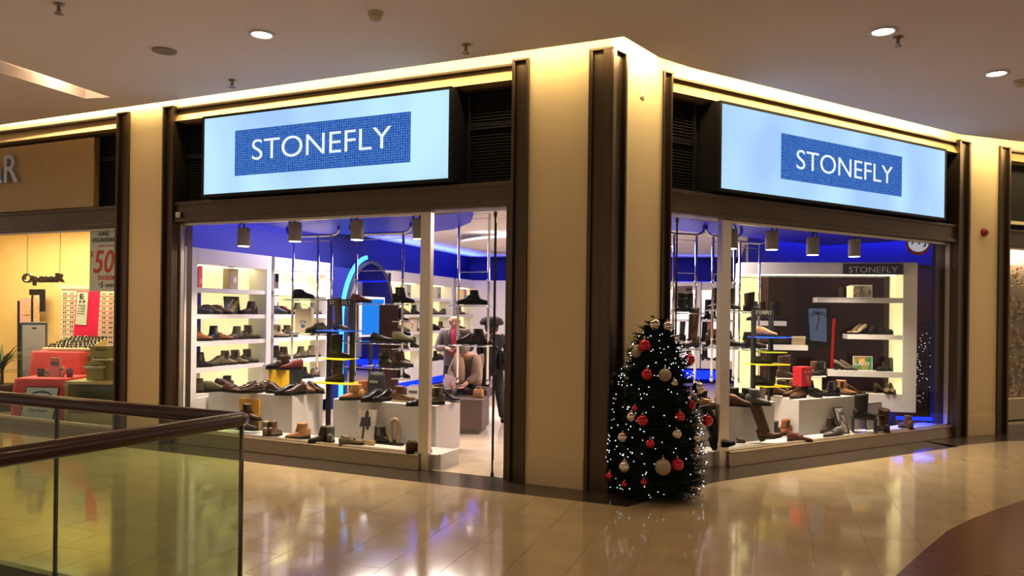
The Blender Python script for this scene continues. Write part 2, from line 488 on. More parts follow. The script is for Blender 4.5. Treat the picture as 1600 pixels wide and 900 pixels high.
# corner trim that wraps both faces
m = MB(); ca = uA(917); cc = Cn.u(972)
for pl, q in ((A, ca), (Cn, cc)):
    m.pbox(pl, q - .035, q, -.035, .1, 0, 4.315); m.pbox(pl, .02, q - .035, .005, .1, 0, 4.315)
m.prism([(p.x, p.y) for p in (A.P(.07, -.035, 0), A.P(-.012, -.037, 0), Cn.P(-.012, -.037, 0), Cn.P(.05, -.035, 0), Cn.P(.05, .1, 0), A.P(.0, .14, 0), A.P(.07, .1, 0))], 0, 4.315)
struct(m.build('trim_2', bronze, bevel=.003))
m = MB(); m.pbox(A, -.02, ca, -.04, .1, 4.315, 4.337); m.pbox(Cn, -.02, cc, -.04, .1, 4.315, 4.337); struct(m.build('trim_3', bronze))
m = MB(); m.pbox(A, -.0, ca + .01, 0, .16, 4.34, 4.95); m.pbox(Cn, 0, cc + .01, 0, .16, 4.34, 4.95); struct(m.build('wall_cap', cream))


def head(pl, u0, u1, glass_z, name):
    """Everything above the shop window: edge strip, sloped gold panel, dark recess, bronze lintel, upper wall."""
    a, b = min(u0, u1), max(u0, u1)
    m = MB(); m.pbox(pl, a, b, .02, .16, 4.32, 4.95); m.pbox(pl, a, b, .30, .42, 2.9, 4.4); w = struct(m.build('wall_' + name, cream))
    m = MB(); m.pbox(pl, a, b, -.0, .12, 4.288, 4.312); struct(m.build('trim_4', bronze))
    m = MB(); m.hexa([pl.P(a, -.005, 4.14), pl.P(b, -.005, 4.14), pl.P(b, .28, 4.14), pl.P(a, .28, 4.14), pl.P(a, .07, 4.288), pl.P(b, .07, 4.288), pl.P(b, .28, 4.288), pl.P(a, .28, 4.288)])
    struct(m.build('trim_5', gold))
    m = MB(); m.pbox(pl, a, b, .22, .30, 3.08, 4.14); m.pbox(pl, a - .06, a, .10, .42, 2.9, 4.3); m.pbox(pl, b, b + .06, .10, .42, 2.9, 4.3); struct(m.build('wall_recess', dark_panel))
    m = MB(); m.pbox(pl, a, b, .02, .30, glass_z, 3.09); m.pbox(pl, a, b, -.005, .06, glass_z, glass_z + .05); m.pbox(pl, a, b, -.0, .05, 3.06, 3.10); struct(m.build('trim_6', lintel_m, bevel=.004))


GZ = 2.84
head(A, a_r1, a_l0, GZ, 'over_left_front'); head(B, b_l1, b_r0, GZ, 'over_right_front')
head(A, a_s1, 13.5, GZ - .02, 'over_optician'); head(E, E.u(1574), 4.2, 2.84, 'over_flower_shop')
# louvred panels beside the signs, each slat its own piece
slat_me = {}


def louvre(pl, u0, u1, z0, z1, label, where):
    a, b = min(u0, u1), max(u0, u1)
    t = thing('louvre_panel', label, 'panel', pl.P((a + b) / 2, .2, z0))
    m = MB(); e = .02
    m.pbox(pl, a, b, .15, .22, z0, z0 + e); m.pbox(pl, a, b, .15, .22, z1 - e, z1); m.pbox(pl, a, a + e, .15, .22, z0 + e, z1 - e); m.pbox(pl, b - e, b, .15, .22, z0 + e, z1 - e)
    m.build('frame', black, t)
    m = MB(); zz = z0 + .035
    while zz < z1 - .05:
        m.hexa([pl.P(a + e, .17, zz), pl.P(b - e, .17, zz), pl.P(b - e, .215, zz + .022), pl.P(a + e, .215, zz + .022), pl.P(a + e, .172, zz + .006), pl.P(b - e, .172, zz + .006), pl.P(b - e, .217, zz + .028), pl.P(a + e, .217, zz + .028)])
        zz += .034
    m.build('slats', M('slat_paint', (.014, .011, .009), .7, spec=.2), t, kind='stuff')


s_r = uA(717); louvre(A, a_r1 + .01, s_r - .01, 3.12, 3.72, 'lower dark louvred panel right of the left illuminated sign', 'r')
louvre(A, a_r1 + .01, s_r - .01, 3.73, 4.12, 'upper dark louvred panel right of the left illuminated sign', 'r')
louvre(A, uA(312), a_l0 - .01, 3.12, 3.70, 'lower dark louvred panel left of the left illuminated sign', 'l')
louvre(A, uA(312), a_l0 - .01, 3.71, 4.12, 'upper dark louvred panel left of the left illuminated sign', 'l')
louvre(B, b_l1 + .01, uB(1098), 3.12, 3.66, 'lower dark louvred panel left of the right illuminated sign', 'l')
louvre(B, b_l1 + .01, uB(1098), 3.67, 4.12, 'upper dark louvred panel left of the right illuminated sign', 'l')
louvre(B, uB(1477), b_r0 - .01, 3.12, 3.62, 'lower dark louvred panel right of the right illuminated sign', 'r')
louvre(B, uB(1477), b_r0 - .01, 3.63, 4.12, 'upper dark louvred panel right of the right illuminated sign', 'r')
louvre(A, uA(181), uA(136), 3.12, 3.78, 'lower dark louvred panel right of the bronze shop board', 'r')
louvre(A, uA(181), uA(136), 3.79, 4.12, 'upper dark louvred panel right of the bronze shop board', 'r')

# ---------------------------------------------------------------- shop windows
def window(name, pl, u0, u1, w, z0, z1, mat=glassm, mull=()):
    a, b = min(u0, u1), max(u0, u1)
    m = MB(); f = .035
    m.pbox(pl, a, a + f, w - .02, w + .04, z0, z1); m.pbox(pl, b - f, b, w - .02, w + .04, z0, z1); m.pbox(pl, a + f, b - f, w - .02, w + .04, z1 - f, z1); m.pbox(pl, a + f, b - f, w - .02, w + .04, z0, z0 + .02)
    fr = struct(m.build(name, alu, bevel=.003))
    m = MB(); m.pbox(pl, a + f, b - f, w + .005, w + .015, z0 + .02, z1 - f); m.build('glass_pane', mat, fr)
    return fr


WG = .10
ua_m0, ua_m1 = uA(673, WG), uA(661, WG); ua_j = uA(280, WG)
window('window_1', A, ua_m1, ua_j, WG, .17, GZ)
m = MB(); m.pbox(A, ua_m0, ua_m1, WG - .03, WG + .05, 0, GZ); struct(m.build('trim_7', alu, bevel=.004))
m = MB(); m.hexa([A.P(ua_m1, .03, 0), A.P(ua_j + .1, .03, 0), A.P(ua_j + .1, .16, 0), A.P(ua_m1, .16, 0), A.P(ua_m1, .05, .17), A.P(ua_j + .1, .05, .17), A.P(ua_j + .1, .16, .17), A.P(ua_m1, .16, .17)])
m.pbox(A, ua_m1, ua_j + .1, .02, .16, .152, .172); struct(m.build('sill_left', sill_m, bevel=.004))
ub_m0, ub_m1 = uB(1124, WG), uB(1136, WG); ub_j = uB(1482, WG)
window('window_2', B, ub_m1, ub_j, WG, .17, GZ)
m = MB(); m.pbox(B, ub_m0, ub_m1, WG - .03, WG + .05, 0, GZ); struct(m.build('trim_8', alu, bevel=.004))
m = MB(); m.hexa([B.P(ub_m1, .03, 0), B.P(ub_j + .06, .03, 0), B.P(ub_j + .06, .16, 0), B.P(ub_m1, .16, 0), B.P(ub_m1, .05, .17), B.P(ub_j + .06, .05, .17), B.P(ub_j + .06, .16, .17), B.P(ub_m1, .16, .17)])
m.pbox(B, ub_m1, ub_j + .06, .02, .16, .152, .172); struct(m.build('sill_right', sill_m, bevel=.004))
# dark filler posts between glass and trims
m = MB(); m.pbox(A, ua_j, a_l0, .02, .3, 0, GZ); m.pbox(A, a_r1 - .0, uA(788), .02, .14, 0, GZ); struct(m.build('trim_9', bronze))
m = MB(); m.pbox(B, ub_j, b_r0, .02, .3, 0, GZ); m.pbox(B, b_l1, b_l1 + .03, .02, .3, 0, GZ); struct(m.build('trim_10', bronze))
# glass door leaves standing ajar in the two entrances
def leaf(name, pl, u_h, du, dw, z1):
    p = pl.P(u_h, WG, 0); q = pl.P(u_h + du, WG + dw, 0); d = (q - p).normalized(); n = Vector((-d.y, d.x, 0)) * .006
    m = MB(); m.hexa([p - n + UP * .03, q - n + UP * .03, q + n + UP * .03, p + n + UP * .03, p - n + UP * z1, q - n + UP * z1, q + n + UP * z1, p + n + UP * z1])
    dr = struct(m.build(name, glassm))
    m = MB(); n2 = n * 1.6
    for r in (p, q - d * .012):
        m.hexa([r - n2 + UP * .03, r + d * .012 - n2 + UP * .03, r + d * .012 + n2 + UP * .03, r + n2 + UP * .03, r - n2 + UP * z1, r + d * .012 - n2 + UP * z1, r + d * .012 + n2 + UP * z1, r + n2 + UP * z1])
    m.build('edge_strip', M('dark_rubber', (.02, .02, .02), .5), dr)
    m = MB()
    for z in (.0, z1 - .0):
        m.box(p + d * .05 + UP * (z + .02 if z < 1 else z), (.10, .035, .05), math.atan2(d.y, d.x))
    m.build('pivot_shoe', M('steel_dark', (.09, .08, .07), .3, metal=.8), dr)


leaf('door_1', A, uA(772, WG), .34, .73, 2.78)
leaf('door_2', B, uB(1056, WG), .55, .58, 2.78)
# ---------------------------------------------------------------- illuminated signs
def sign_screen(name):
    """Back-lit picture: pale blue-white field with soft brighter columns."""
    m = bpy.data.materials.new(name); m.use_nodes = True; nt = m.node_tree; N = nt.nodes; K_ = nt.links; N.clear()
    tc = N.new('ShaderNodeTexCoord'); nz = N.new('ShaderNodeTexNoise'); nz.inputs['Scale'].default_value = 1.1; nz.inputs['Detail'].default_value = 1
    mp = N.new('ShaderNodeMapping'); mp.inputs['Scale'].default_value = (1, 1, .5); K_.new(tc.outputs['Object'], mp.inputs[0]); K_.new(mp.outputs[0], nz.inputs[0])
    cr = N.new('ShaderNodeValToRGB'); cr.color_ramp.elements[0].position = .35; cr.color_ramp.elements[0].color = (.40, .63, 1, 1)
    cr.color_ramp.elements[1].position = .7; cr.color_ramp.elements[1].color = (.57, .90, 1, 1)
    K_.new(nz.outputs[0], cr.inputs[0])
    e = N.new('ShaderNodeEmission'); K_.new(cr.outputs[0], e.inputs[0]); e.inputs[1].default_value = 1.0
    o = N.new('ShaderNodeOutputMaterial'); K_.new(e.outputs[0], o.inputs[0]); return m


def knit(name):
    """Blue knitted print: rows of small diagonal stitches."""
    m = bpy.data.materials.new(name); m.use_nodes = True; nt = m.node_tree; N = nt.nodes; K_ = nt.links; N.clear()
    tc = N.new('ShaderNodeTexCoord'); mp = N.new('ShaderNodeMapping'); mp.inputs['Scale'].default_value = (78, 78, 36)
    K_.new(tc.outputs['Object'], mp.inputs[0]); sx = N.new('ShaderNodeSeparateXYZ'); K_.new(mp.outputs[0], sx.inputs[0])
    w = N.new('ShaderNodeTexVoronoi'); K_.new(mp.outputs[0], w.inputs[0]); w.inputs['Scale'].default_value = 1.0; w.inputs['Randomness'].default_value = .25
    cr = N.new('ShaderNodeValToRGB'); cr.color_ramp.elements[0].position = .12; cr.color_ramp.elements[0].color = (.16, .42, .95, 1)
    cr.color_ramp.elements[1].position = .62; cr.color_ramp.elements[1].color = (.012, .07, .42, 1)
    K_.new(w.outputs['Distance'], cr.inputs[0])
    e = N.new('ShaderNodeEmission'); K_.new(cr.outputs[0], e.inputs[0]); e.inputs[1].default_value = .85
    o = N.new('ShaderNodeOutputMaterial'); K_.new(e.outputs[0], o.inputs[0]); return m


scr, kn = sign_screen('sign_screen_light'), knit('knit_print_light')
letter_w = GLOW('sign_letter_light', (.85, .96, 1), 1.0)


def sign(pl, px0, px1, w, z0, z1, band, word, label, mirror):
    """px0..px1 horizontal extent; band, word = fractions of the face (u0,u1,z0,z1)."""
    ua, ub = pl.u(px0, w), pl.u(px1, w)
    X = pl.P(ub, 0, 0) - pl.P(ua, 0, 0); W = X.length; X.normalize()
    t = thing('illuminated_sign', label, 'sign', pl.P((ua + ub) / 2, w + .1, z0))
    f = .03
    a, b = min(ua, ub), max(ua, ub)
    m = MB(); m.pbox(pl, a - f, b + f, w + .01, .22, z0 - f, z1 + f); m.build('housing', black, t, bevel=.006)
    m = MB(); m.pbox(pl, a - f, b + f, w - .012, w + .01, z0 - f, z0); m.pbox(pl, a - f, b + f, w - .012, w + .01, z1, z1 + f); m.pbox(pl, a - f, a, w - .012, w + .01, z0, z1); m.pbox(pl, b, b + f, w - .012, w + .01, z0, z1); m.build('bezel', black, t)
    m = MB(); m.pbox(pl, a, b, w - .001, w + .009, z0, z1); m.build('screen', scr, t)
    def pt(fu, fz, dw): p = pl.P(ua, w + dw, 0) + X * (W * fu); p.z = z0 + (z1 - z0) * fz; return p
    b0, b1, c0, c1 = band
    m = MB(); q = [pt(b0, c0, -.003), pt(b1, c0, -.003), pt(b1, c1, -.003), pt(b0, c1, -.003)]
    m.hexa([q[0], q[1], pt(b1, c0, -.001), pt(b0, c0, -.001), q[3], q[2], pt(b1, c1, -.001), pt(b0, c1, -.001)])
    m.build('knit_band', kn, t)
    w0, w1, h0, h1 = word
    text('lettering', 'STONEFLY', letter_w, t, pt((w0 + w1) / 2, (h0 + h1) / 2, -.006), X, UP, (z1 - z0) * (h1 - h0), W * (w1 - w0), .004, weight=-.006, res=8)
    return t


SW = -.10
def zat(pl, px, py, w): return pl.hit(px, py, w)[1]
za0 = (zat(A, 316, 306, SW) + zat(A, 698, 277, SW)) / 2; za1 = (zat(A, 316, 186, SW) + zat(A, 698, 141, SW)) / 2
zb0 = (zat(B, 1123, 294, SW) + zat(B, 1473, 340, SW)) / 2; zb1 = (zat(B, 1123, 160, SW) + zat(B, 1473, 236, SW)) / 2


def fr(pl, px0, px1, pxs): a, b = pl.u(px0, SW), pl.u(px1, SW); return [(pl.u(p, SW) - a) / (b - a) for p in pxs]


fa = fr(A, 316, 698, (364, 638, 391, 608)); fbb = fr(B, 1123, 1473, (1217, 1406, 1241, 1391))
sign(A, 316, 698, SW, za0, za1, (fa[0], fa[1], .215, .80), (fa[2], fa[3], .40, .66), 'wide lit shop sign above the left window beside the entrance', 0)
sign(B, 1123, 1473, SW, zb0, zb1, (fbb[0], fbb[1], .22, .79), (fbb[2], fbb[3], .375, .62), 'wide lit shop sign above the right window with dark side frame', 0)

# ---------------------------------------------------------------- shop room
RC = 3.20
lw = L
pA = A.P(ua_j + .1, .3, 0); pL0 = L.P(-.25, .40, 0); pL1 = L.P(10.95, .40, 0); pBk = Vector((5.9, 19.45, 0)); pR = Vector((7.2, 12.3, 0)); pB = B.P(5.75, .3, 0)
m = MB()
def wallseg(m, p, q, th, z0, z1):
    d = (q - p).normalized(); n = Vector((-d.y, d.x, 0)) * th
    m.hexa([p + UP * z0, q + UP * z0, q + n + UP * z0, p + n + UP * z0, p + UP * z1, q + UP * z1, q + n + UP * z1, p + n + UP * z1])
m = MB(); wallseg(m, L.P(-.02, .38, 0), L.P(11.4, .38, 0), .12, 0, RC); struct(m.build('wall_shop_left', navy))
m = MB(); wallseg(m, A.P(ua_j + .1, .33, 0), L.P(.12, .50, 0), .1, 0, RC); struct(m.build('wall_shop_end', navy))
m = MB(); wallseg(m, L.P(10.9, .6, 0), pBk, .12, 0, RC); struct(m.build('wall_shop_back', navy))
m = MB(); wallseg(m, Vector((4.06, 13.2, 0)), Vector((5.75, 19.3, 0)), -.12, 0, RC); struct(m.build('wall_shop_right', navy))
room = [A.P(.6, .32, 0), A.P(ua_j + .1, .32, 0), L.P(.16, .52, 0), L.P(11.0, .5, 0), pBk + Vector((.2, .2, 0)), Vector((7.6, 15.0, 0)), Vector((7.6, 12.3, 0)), B.P(5.85, .32, 0), B.P(.5, .32, 0)]
m = MB(); m.prism([(p.x, p.y) for p in room], RC, RC + .06); shop_ceiling = struct(m.build('ceiling', shopceil))
fl_room = [A.P(.6, .10, 0), A.P(ua_j + .1, .10, 0)] + room[2:7] + [B.P(5.85, .12, 0), B.P(.5, .12, 0)]
m = MB(); m.prism([(p.x, p.y) for p in fl_room], -.02, -.001); shop_floor = struct(m.build('floor', grout))
tme = None
for i in range(0, 10):
    for j in range(-1, 9):
        c = A.P(.2, .12, 0) + A.d * (.6 * (i + .5) - 1.0) + A.n * (.6 * (j + .5)); c.z = 0
        if (c - A.o).dot(A.n) < .38 or (c - B.o).dot(B.n) < .42 and c.x > 1.0: continue
        if c.x < -3.6: continue
        if tme is None:
            mm_ = MB(); mm_.box((0, 0, -.006), (.596, .596, .016)); o = mm_.build('tile', shoptile, shop_floor, bevel=.002); tme = o.data
        else: o = link_mesh('tile', tme, shoptile, shop_floor)
        o.location = c; o.rotation_euler = (0, 0, A.ang)
# lowered glossy blue ceiling along both windows, with a curved inner edge
SOF = 2.905
q0 = [A.P(u, .34, 0) for u in (1.9, 3.5, 5.35)] + [A.P(5.3, 2.3, 0), A.P(4.6, 2.75, 0), A.P(3.8, 2.75, 0), A.P(3.0, 2.35, 0), A.P(2.4, 1.7, 0), A.P(2.0, 1.0, 0)]
m = MB(); m.prism([(p.x, p.y) for p in q0], SOF, SOF + .05); struct(m.build('ceiling_soffit', blue_gloss))
q0 = [B.P(u, .34, 0) for u in (.1, 3.0, 5.6)] + [B.P(5.4, 2.0, 0), B.P(4.2, 1.9, 0), B.P(3.0, 1.75, 0), B.P(1.6, 1.75, 0), B.P(.5, 1.7, 0)]
m = MB(); m.prism([(p.x, p.y) for p in q0], SOF, SOF + .05); struct(m.build('ceiling_soffit', blue_gloss))
# round suspended ceiling discs
for (x, y, r, lab) in ((-.6, 11.2, 1.25, 'pale round hanging ceiling disc above the left shop entrance'), (.6, 15.2, 1.7, 'largest pale round ceiling disc deep inside the shop')):
    t = thing('ceiling_disc', lab, 'ceiling panel', (x, y, 3.06))
    m = MB(); m.lathe((x, y, 3.06), [(.01, 0), (r * .97, 0), (r, .012), (r, .04), (r * .97, .05), (.01, .05)], 40); m.build('panel', shopceil, t)
    for dx_ in (0, .6, -.6):
        m = MB(); m.lathe((x + r * dx_, y, 3.11), [(.02, 0), (.02, .09)], 8); m.build('hanger', chrome, t)


def shop_spot(p, lab, grp=None, power=None, beam=None):
    t = thing('ceiling_downlight', lab, 'ceiling lamp', p, group=grp)
    m = MB(); m.lathe(p, [(.10, 0), (.10, -.012), (.075, -.012), (.07, .0)], 18); m.build('rim', white, t)
    m = MB(); m.lathe(p, [(.001, -.006), (.07, -.006), (.07, -.002), (.001, -.002)], 16); m.build('lamp_face', lampface, t)


for k_, (x, y) in enumerate(sorted([(-.2, 13.0), (-1.6, 14.6), (.5, 15.6), (-.9, 17.4), (1.3, 17.6), (1.6, 13.4), (2.6, 14.6), (3.4, 16.4), (-2.3, 12.9)], key=lambda q: q[0] / q[1])):
    shop_spot((x, y, RC - .002 if (Vector((x, y)) - Vector((.6, 15.2))).length > 1.7 else 3.058), 'small round white downlight in the shop ceiling, %s from left' % ('first', 'second', 'third', 'fourth', 'fifth', 'sixth', 'seventh', 'eighth', 'ninth')[k_], 'shop ceiling downlights')

# ---------------------------------------------------------------- white wall units on the long left wall
SH = [2.02, 1.66, 1.29, .93, .58]          # shelf tops
UTOP = 2.55


def bay(pl, u0, u1, label, group, mirror_frac=0.0, shelves=SH, seam=.5, frame0=.12, frame1=.12, base=0.0, zt=UTOP, d=.35, backm=backlit, led=True, cov=2.34):
    """One lit shelving bay: frame, back panels, shelves with LED strips."""
    t = thing('shelving_unit', label, 'shelf', pl.P((u0 + u1) / 2, .1, base))
    m = MB(); m.pbox(pl, u0 - frame0, u0, 0, d, base, zt); m.pbox(pl, u1, u1 + frame1, 0, d, base, zt); m.pbox(pl, u0, u1, 0, d, cov, zt); m.pbox(pl, u0, u1, 0, d, base, shelves[-1] - .04)
    m.build('frame', white, t, bevel=.003)
    um = u0 + (u1 - u0) * mirror_frac; us = um + (u1 - um) * seam
    zb = shelves[-1] - .04
    if mirror_frac: m = MB(); m.pbox(pl, u0, um - .002, d - .03, d - .005, zb, cov); m.build('mirror_panel', mirror_m, t)
    m = MB(); m.pbox(pl, um, us - .004, d - .03, d - .005, zb, cov); m.build('back_panel', backm, t)
    m = MB(); m.pbox(pl, us + .004, u1, d - .03, d - .005, zb, cov); m.build('back_panel', backm, t)
    for k, z in enumerate(shelves):
        m = MB(); m.pbox(pl, u0, u1, .015, d - .03, z - .06 if k < len(shelves) - 1 else z - .04, z); s_ = m.build('shelf', white, t)
        if led and k < 0:
            m = MB(); m.pbox(pl, u0 + .02, u1 - .02, d - .10, d - .075, z - .068, z - .06); m.build('led_strip', led_warm, s_)
    if led:
        m = MB(); m.pbox(pl, u0 + .02, u1 - .02, d - .12, d - .08, cov - .01, cov); m.build('led_strip', led_warm, t)
    return t


uL = lambda px: L.u(px)
G_ = 'white lit shelving bays along the long wall'
bay(L, uL(308), uL(416), 'first white lit shelving bay behind the left window, nearest the glass', G_, .30, frame0=.24)
bay(L, uL(428), uL(510), 'second white lit shelving bay, just left of the arched mirror', G_, .38, frame1=.16, frame0=.0, base=.20)
bay(L, uL(606), uL(662), 'white lit shelving bay just right of the arched mirror', G_, 0, frame0=.12, base=.24)
bay(L, uL(674), uL(705), 'white lit shelving bay seen through the entrance behind the bald man', G_, 0, frame0=.2, frame1=.12, base=.24)
bay(L, uL(713), uL(742), 'last white lit shelving bay at the far end of the long wall', G_, 0, frame0=.0, frame1=.3, base=.24)
# blue light strips on top of the units, washing the wall above
m = MB(); m.pbox(L, .1, 3.3, .28, .31, UTOP + .001, UTOP + .02); tag(m.build('light_strip', led_blue), 'blue light strip on top of the first two shelving bays', 'light strip')
m = MB(); m.pbox(L, 5.5, 10.6, .28, .31, UTOP + .001, UTOP + .02); tag(m.build('light_strip', led_blue), 'blue light strip on top of the far shelving bays', 'light strip')
strip_lamp('blue_wash', L.P(-.0, .05, UTOP + .06), L.P(3.5, .05, UTOP + .06), -L.n * .15 + UP, 110, BLUE, spread=95)
strip_lamp('blue_wash', L.P(5.4, .05, UTOP + .06), L.P(10.6, .05, UTOP + .06), -L.n * .15 + UP, 140, BLUE, spread=85)
strip_lamp('blue_wash', A.P(2.3, .5, 2.95), A.P(5.2, .5, 2.95), (-.1, .5, 1), 60, BLUE)
strip_lamp('blue_wash', B.P(.8, .5, 2.95), B.P(5.4, .5, 2.95), (-.2, .5, 1), 40, BLUE)
m = MB(); m.pbox(L, 5.5, 10.5, .20, .23, .05, .20); tag(m.build('light_strip', led_blue), 'blue light strip under the shelving bays behind the bald person', 'light strip')
m = MB(); m.pbox(L, 1.9, 3.4, .20, .23, .05, .17); tag(m.build('light_strip', led_blue), 'blue light strip under the second shelving bay of the left window', 'light strip')
# arched mirror with lit edge
u0, u1 = uL(536), uL(612); um = (u0 + u1) / 2; hw = (u1 - u0) / 2; zsp = 1.55; ztop = 2.68
def arch(hw_, zt_, n=20): return [(um - hw_, .02)] + [(um - hw_ * math.cos(math.pi * k / n), zsp + (zt_ - zsp) * math.sin(math.pi * k / n)) for k in range(n + 1)] + [(um + hw_, .02)]
t = thing('arched_mirror', 'tall arched mirror with a glowing blue edge between the shelving bays', 'mirror', L.P(um, .0, 0))
ai, ao = arch(hw - .04, ztop - .05), arch(hw, ztop)
m = MB(); n = len(ai); m._add([L.P(u, -.06, z) for u, z in ai] + [L.P(u, -.05, z) for u, z in ai], [tuple(range(n)), tuple(range(n, 2 * n))[::-1]] + [(i, (i + 1) % n, n + (i + 1) % n, n + i) for i in range(n)])
m.build('glass', mirror_m, t)
m = MB()
for i in range(n - 1):
    q = [ai[i], ai[i + 1], ao[i + 1], ao[i]]
    m.hexa([L.P(u, -.08, z) for u, z in q] + [L.P(u, -.02, z) for u, z in q])
m.build('frame', M('mirror_frame', (.05, .05, .09), .3, metal=.6), t)
ae, af = arch(hw + .05, ztop + .04), arch(hw + .14, ztop + .11)
m = MB()
for i in range(0, n // 2 - 1):
    q = [ae[i], ae[i + 1], af[i + 1], af[i]]
    m.hexa([L.P(u, -.05, z) for u, z in q] + [L.P(u, -.01, z) for u, z in q])
m.build('lit_edge', led_cyan, t)
m = MB(); m.pbox(L, uL(514), uL(610), .0, .05, 0, 2.5); struct(m.build('wall_mirror_pier', navy))

# ---------------------------------------------------------------- far wall units, behind the entrance and the right window
Bk = Plane((-.80, 19.9), (6.4, -1.0)); assert Bk.n.y > 0
uk = lambda px: Bk.u(px)
m = MB(); m.pbox(Bk, -.3, 1.1, .0, .2, 0, UTOP); struct(m.build('wall_white_end', white))
bay(Bk, uk(1010), uk(1088), 'white boot shelving at the back wall, left of the right entrance', 'boot shelving at the back', 0, [1.62, 1.06, .60], frame0=.3, frame1=.1, backm=backlit_w, base=.40)
bay(Bk, uk(1096), uk(1160), 'white boot shelving at the back wall, right of the tall boots', 'boot shelving at the back', 0, [1.62, 1.06, .60], frame0=.0, frame1=.4, backm=backlit_w, base=.40)
m = MB(); m.pbox(Bk, 2.2, 6.0, .30, .33, UTOP + .001, UTOP + .02); tag(m.build('light_strip', led_blue), 'blue light strip on top of the back wall shelving', 'light strip')
m = MB(); m.pbox(Bk, 2.4, 6.0, .20, .23, .12, .34); tag(m.build('light_strip', led_blue), 'blue light strip under the boot shelving at the back wall', 'light strip')
strip_lamp('blue_wash', Bk.P(.3, -.1, UTOP + .06), Bk.P(6.2, -.1, UTOP + .06), (0, .1, 1), 40, BLUE, spread=80)

# ---------------------------------------------------------------- big white display frame in the right window
def fz(px, py, d): return at(px, py, d)
Fm = Plane((3.40, 11.62), (2.46, -.48)); assert Fm.n.y > 0
uF = lambda px: Fm.u(px)
f0, f1, f2, f3 = uF(1152), uF(1192), uF(1398), uF(1433)
t = thing('window_shelving', 'big white display frame with dark back in the right window', 'shelf', Fm.P((f0 + f3) / 2, .1, .33))
m = MB(); zt = 2.54; zo = 2.36
m.pbox(Fm, f0, f3, 0, .36, zo, zt); m.pbox(Fm, uF(1411), f3, 0, .36, .36, zo); m.pbox(Fm, uF(1210), uF(1411), 0, .36, .36, .62)
m.build('frame', white, t, bevel=.004)
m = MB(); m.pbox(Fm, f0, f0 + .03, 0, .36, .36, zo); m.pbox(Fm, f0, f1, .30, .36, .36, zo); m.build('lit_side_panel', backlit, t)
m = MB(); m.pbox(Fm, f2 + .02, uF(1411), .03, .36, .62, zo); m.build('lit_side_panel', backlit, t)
m = MB(); m.pbox(Fm, uF(1210), f2 + .02, .02, .32, .62, .622); m.build('ledge_top', M('ledge_cream', (.80, .74, .52), .4), t)
m = MB(); m.pbox(Fm, f1, f2 + .08, .33, .36, .62, zo); m.build('smoked_back', smoked, t)
def zF(px, py): return Fm.hit(px, py, 0)[1]
SF = {}
for nm, pa, pb, py, th in (('a', 1276, 1410, 465, .075), ('b', 1325, 1410, 523, .07), ('c', 1295, 1410, 580, .085), ('d', 1176, 1229, 501.5, .07), ('e', 1176, 1263, 539, .075)):
    z = zF((pa + pb) / 2, py); SF[nm] = z
    m = MB(); m.pbox(Fm, uF(pa), min(uF(pb), uF(1411)), 0, .33, z - th, z); m.build('shelf', white, t)
SF['f'] = .62
m = MB(); m.pbox(Fm, f0 + .05, uF(1408), .05, .08, zo - .012, zo); m.build('led_strip', led_warm, t)
m = MB(); m.pbox(Fm, uF(1316), uF(1410), -.02, .0, zo + .01, zF(1360, 412)); bd = m.build('name_board', M('navy_board', (.012, .014, .05), .35), t)
text('lettering', 'STONEFLY', M('silver_letter', (.62, .64, .70), .35), t, Fm.P((uF(1325) + uF(1401)) / 2, -.023, (zF(1363, 421.5))), Fm.d, UP, .085, uF(1401) - uF(1325), .004, weight=.0)
for u_ in (f2 + .1, f3 - .1): pass
for ua_, ub_ in ((f2, f2 + .06), (uF(1230), uF(1236))):
    m = MB(); m.pbox(Fm, ua_, ub_, .1, .3, 0, .36); m.build('foot', black, t)
m = MB(); m.pbox(Fm, uF(1300), f3 + .45, .40, .43, .20, .25); tag(m.build('light_strip', led_blue), 'blue light strip near the floor behind the white display frame', 'light strip')
lamp('blue_floor_wash', 'AREA', Fm.P(f3 - .3, .2, .33), 14, BLUE, Fm.P(f3 - .3, .2, 0), 1.2, .3)
# dark glazed bay beside and behind the frame
m = MB(); wallseg(m, Vector((4.02, 13.14, 0)), Vector((8.2, 12.75, 0)), .1, 0, RC); struct(m.build('wall_dark_back', M('dark_brown_wall', (.14, .036, .022), .35)))
m = MB(); wallseg(m, Vector((4.02, 13.11, 0)), Vector((8.0, 12.73, 0)), .03, 2.62, RC); struct(m.build('wall_navy_band', navy))
strip_lamp('blue_wash', (4.4, 12.75, 3.14), (7.4, 12.5, 3.14), (.05, .6, -.6), 40, BLUE)
m = MB(); wallseg(m, B.P(5.72, .3, 0), Vector((7.9, 12.9, 0)), .06, 0, RC); struct(m.build('wall_navy_side', navy))
# ---------------------------------------------------------------- shoes
SC = {'black': (.006, .005, .006), 'dark brown': (.030, .014, .009), 'brown': (.085, .034, .015), 'tan': (.30, .14, .055), 'olive': (.085, .072, .035),
      'grey': (.10, .095, .09), 'burgundy': (.10, .018, .018), 'rust': (.24, .075, .025), 'bronze': (.16, .115, .06), 'beige': (.42, .33, .20), 'navy': (.02, .025, .06), 'taupe': (.17, .125, .085)}


def ring(x, hw, zb, zt, n=10):
    """Rounded cross-section of a shoe at length x: flat below, arched above."""
    out = []
    for k in range(n):
        a = 2 * math.pi * k / n - math.pi / 2 + math.pi / n
        y = math.cos(a); z = math.sin(a)
        out.append(Vector((x, hw * (abs(y) ** .7) * (1 if y > 0 else -1), (zb + zt) / 2 + (zt - zb) / 2 * (abs(z) ** .8) * (1 if z > 0 else -1))))
    return out


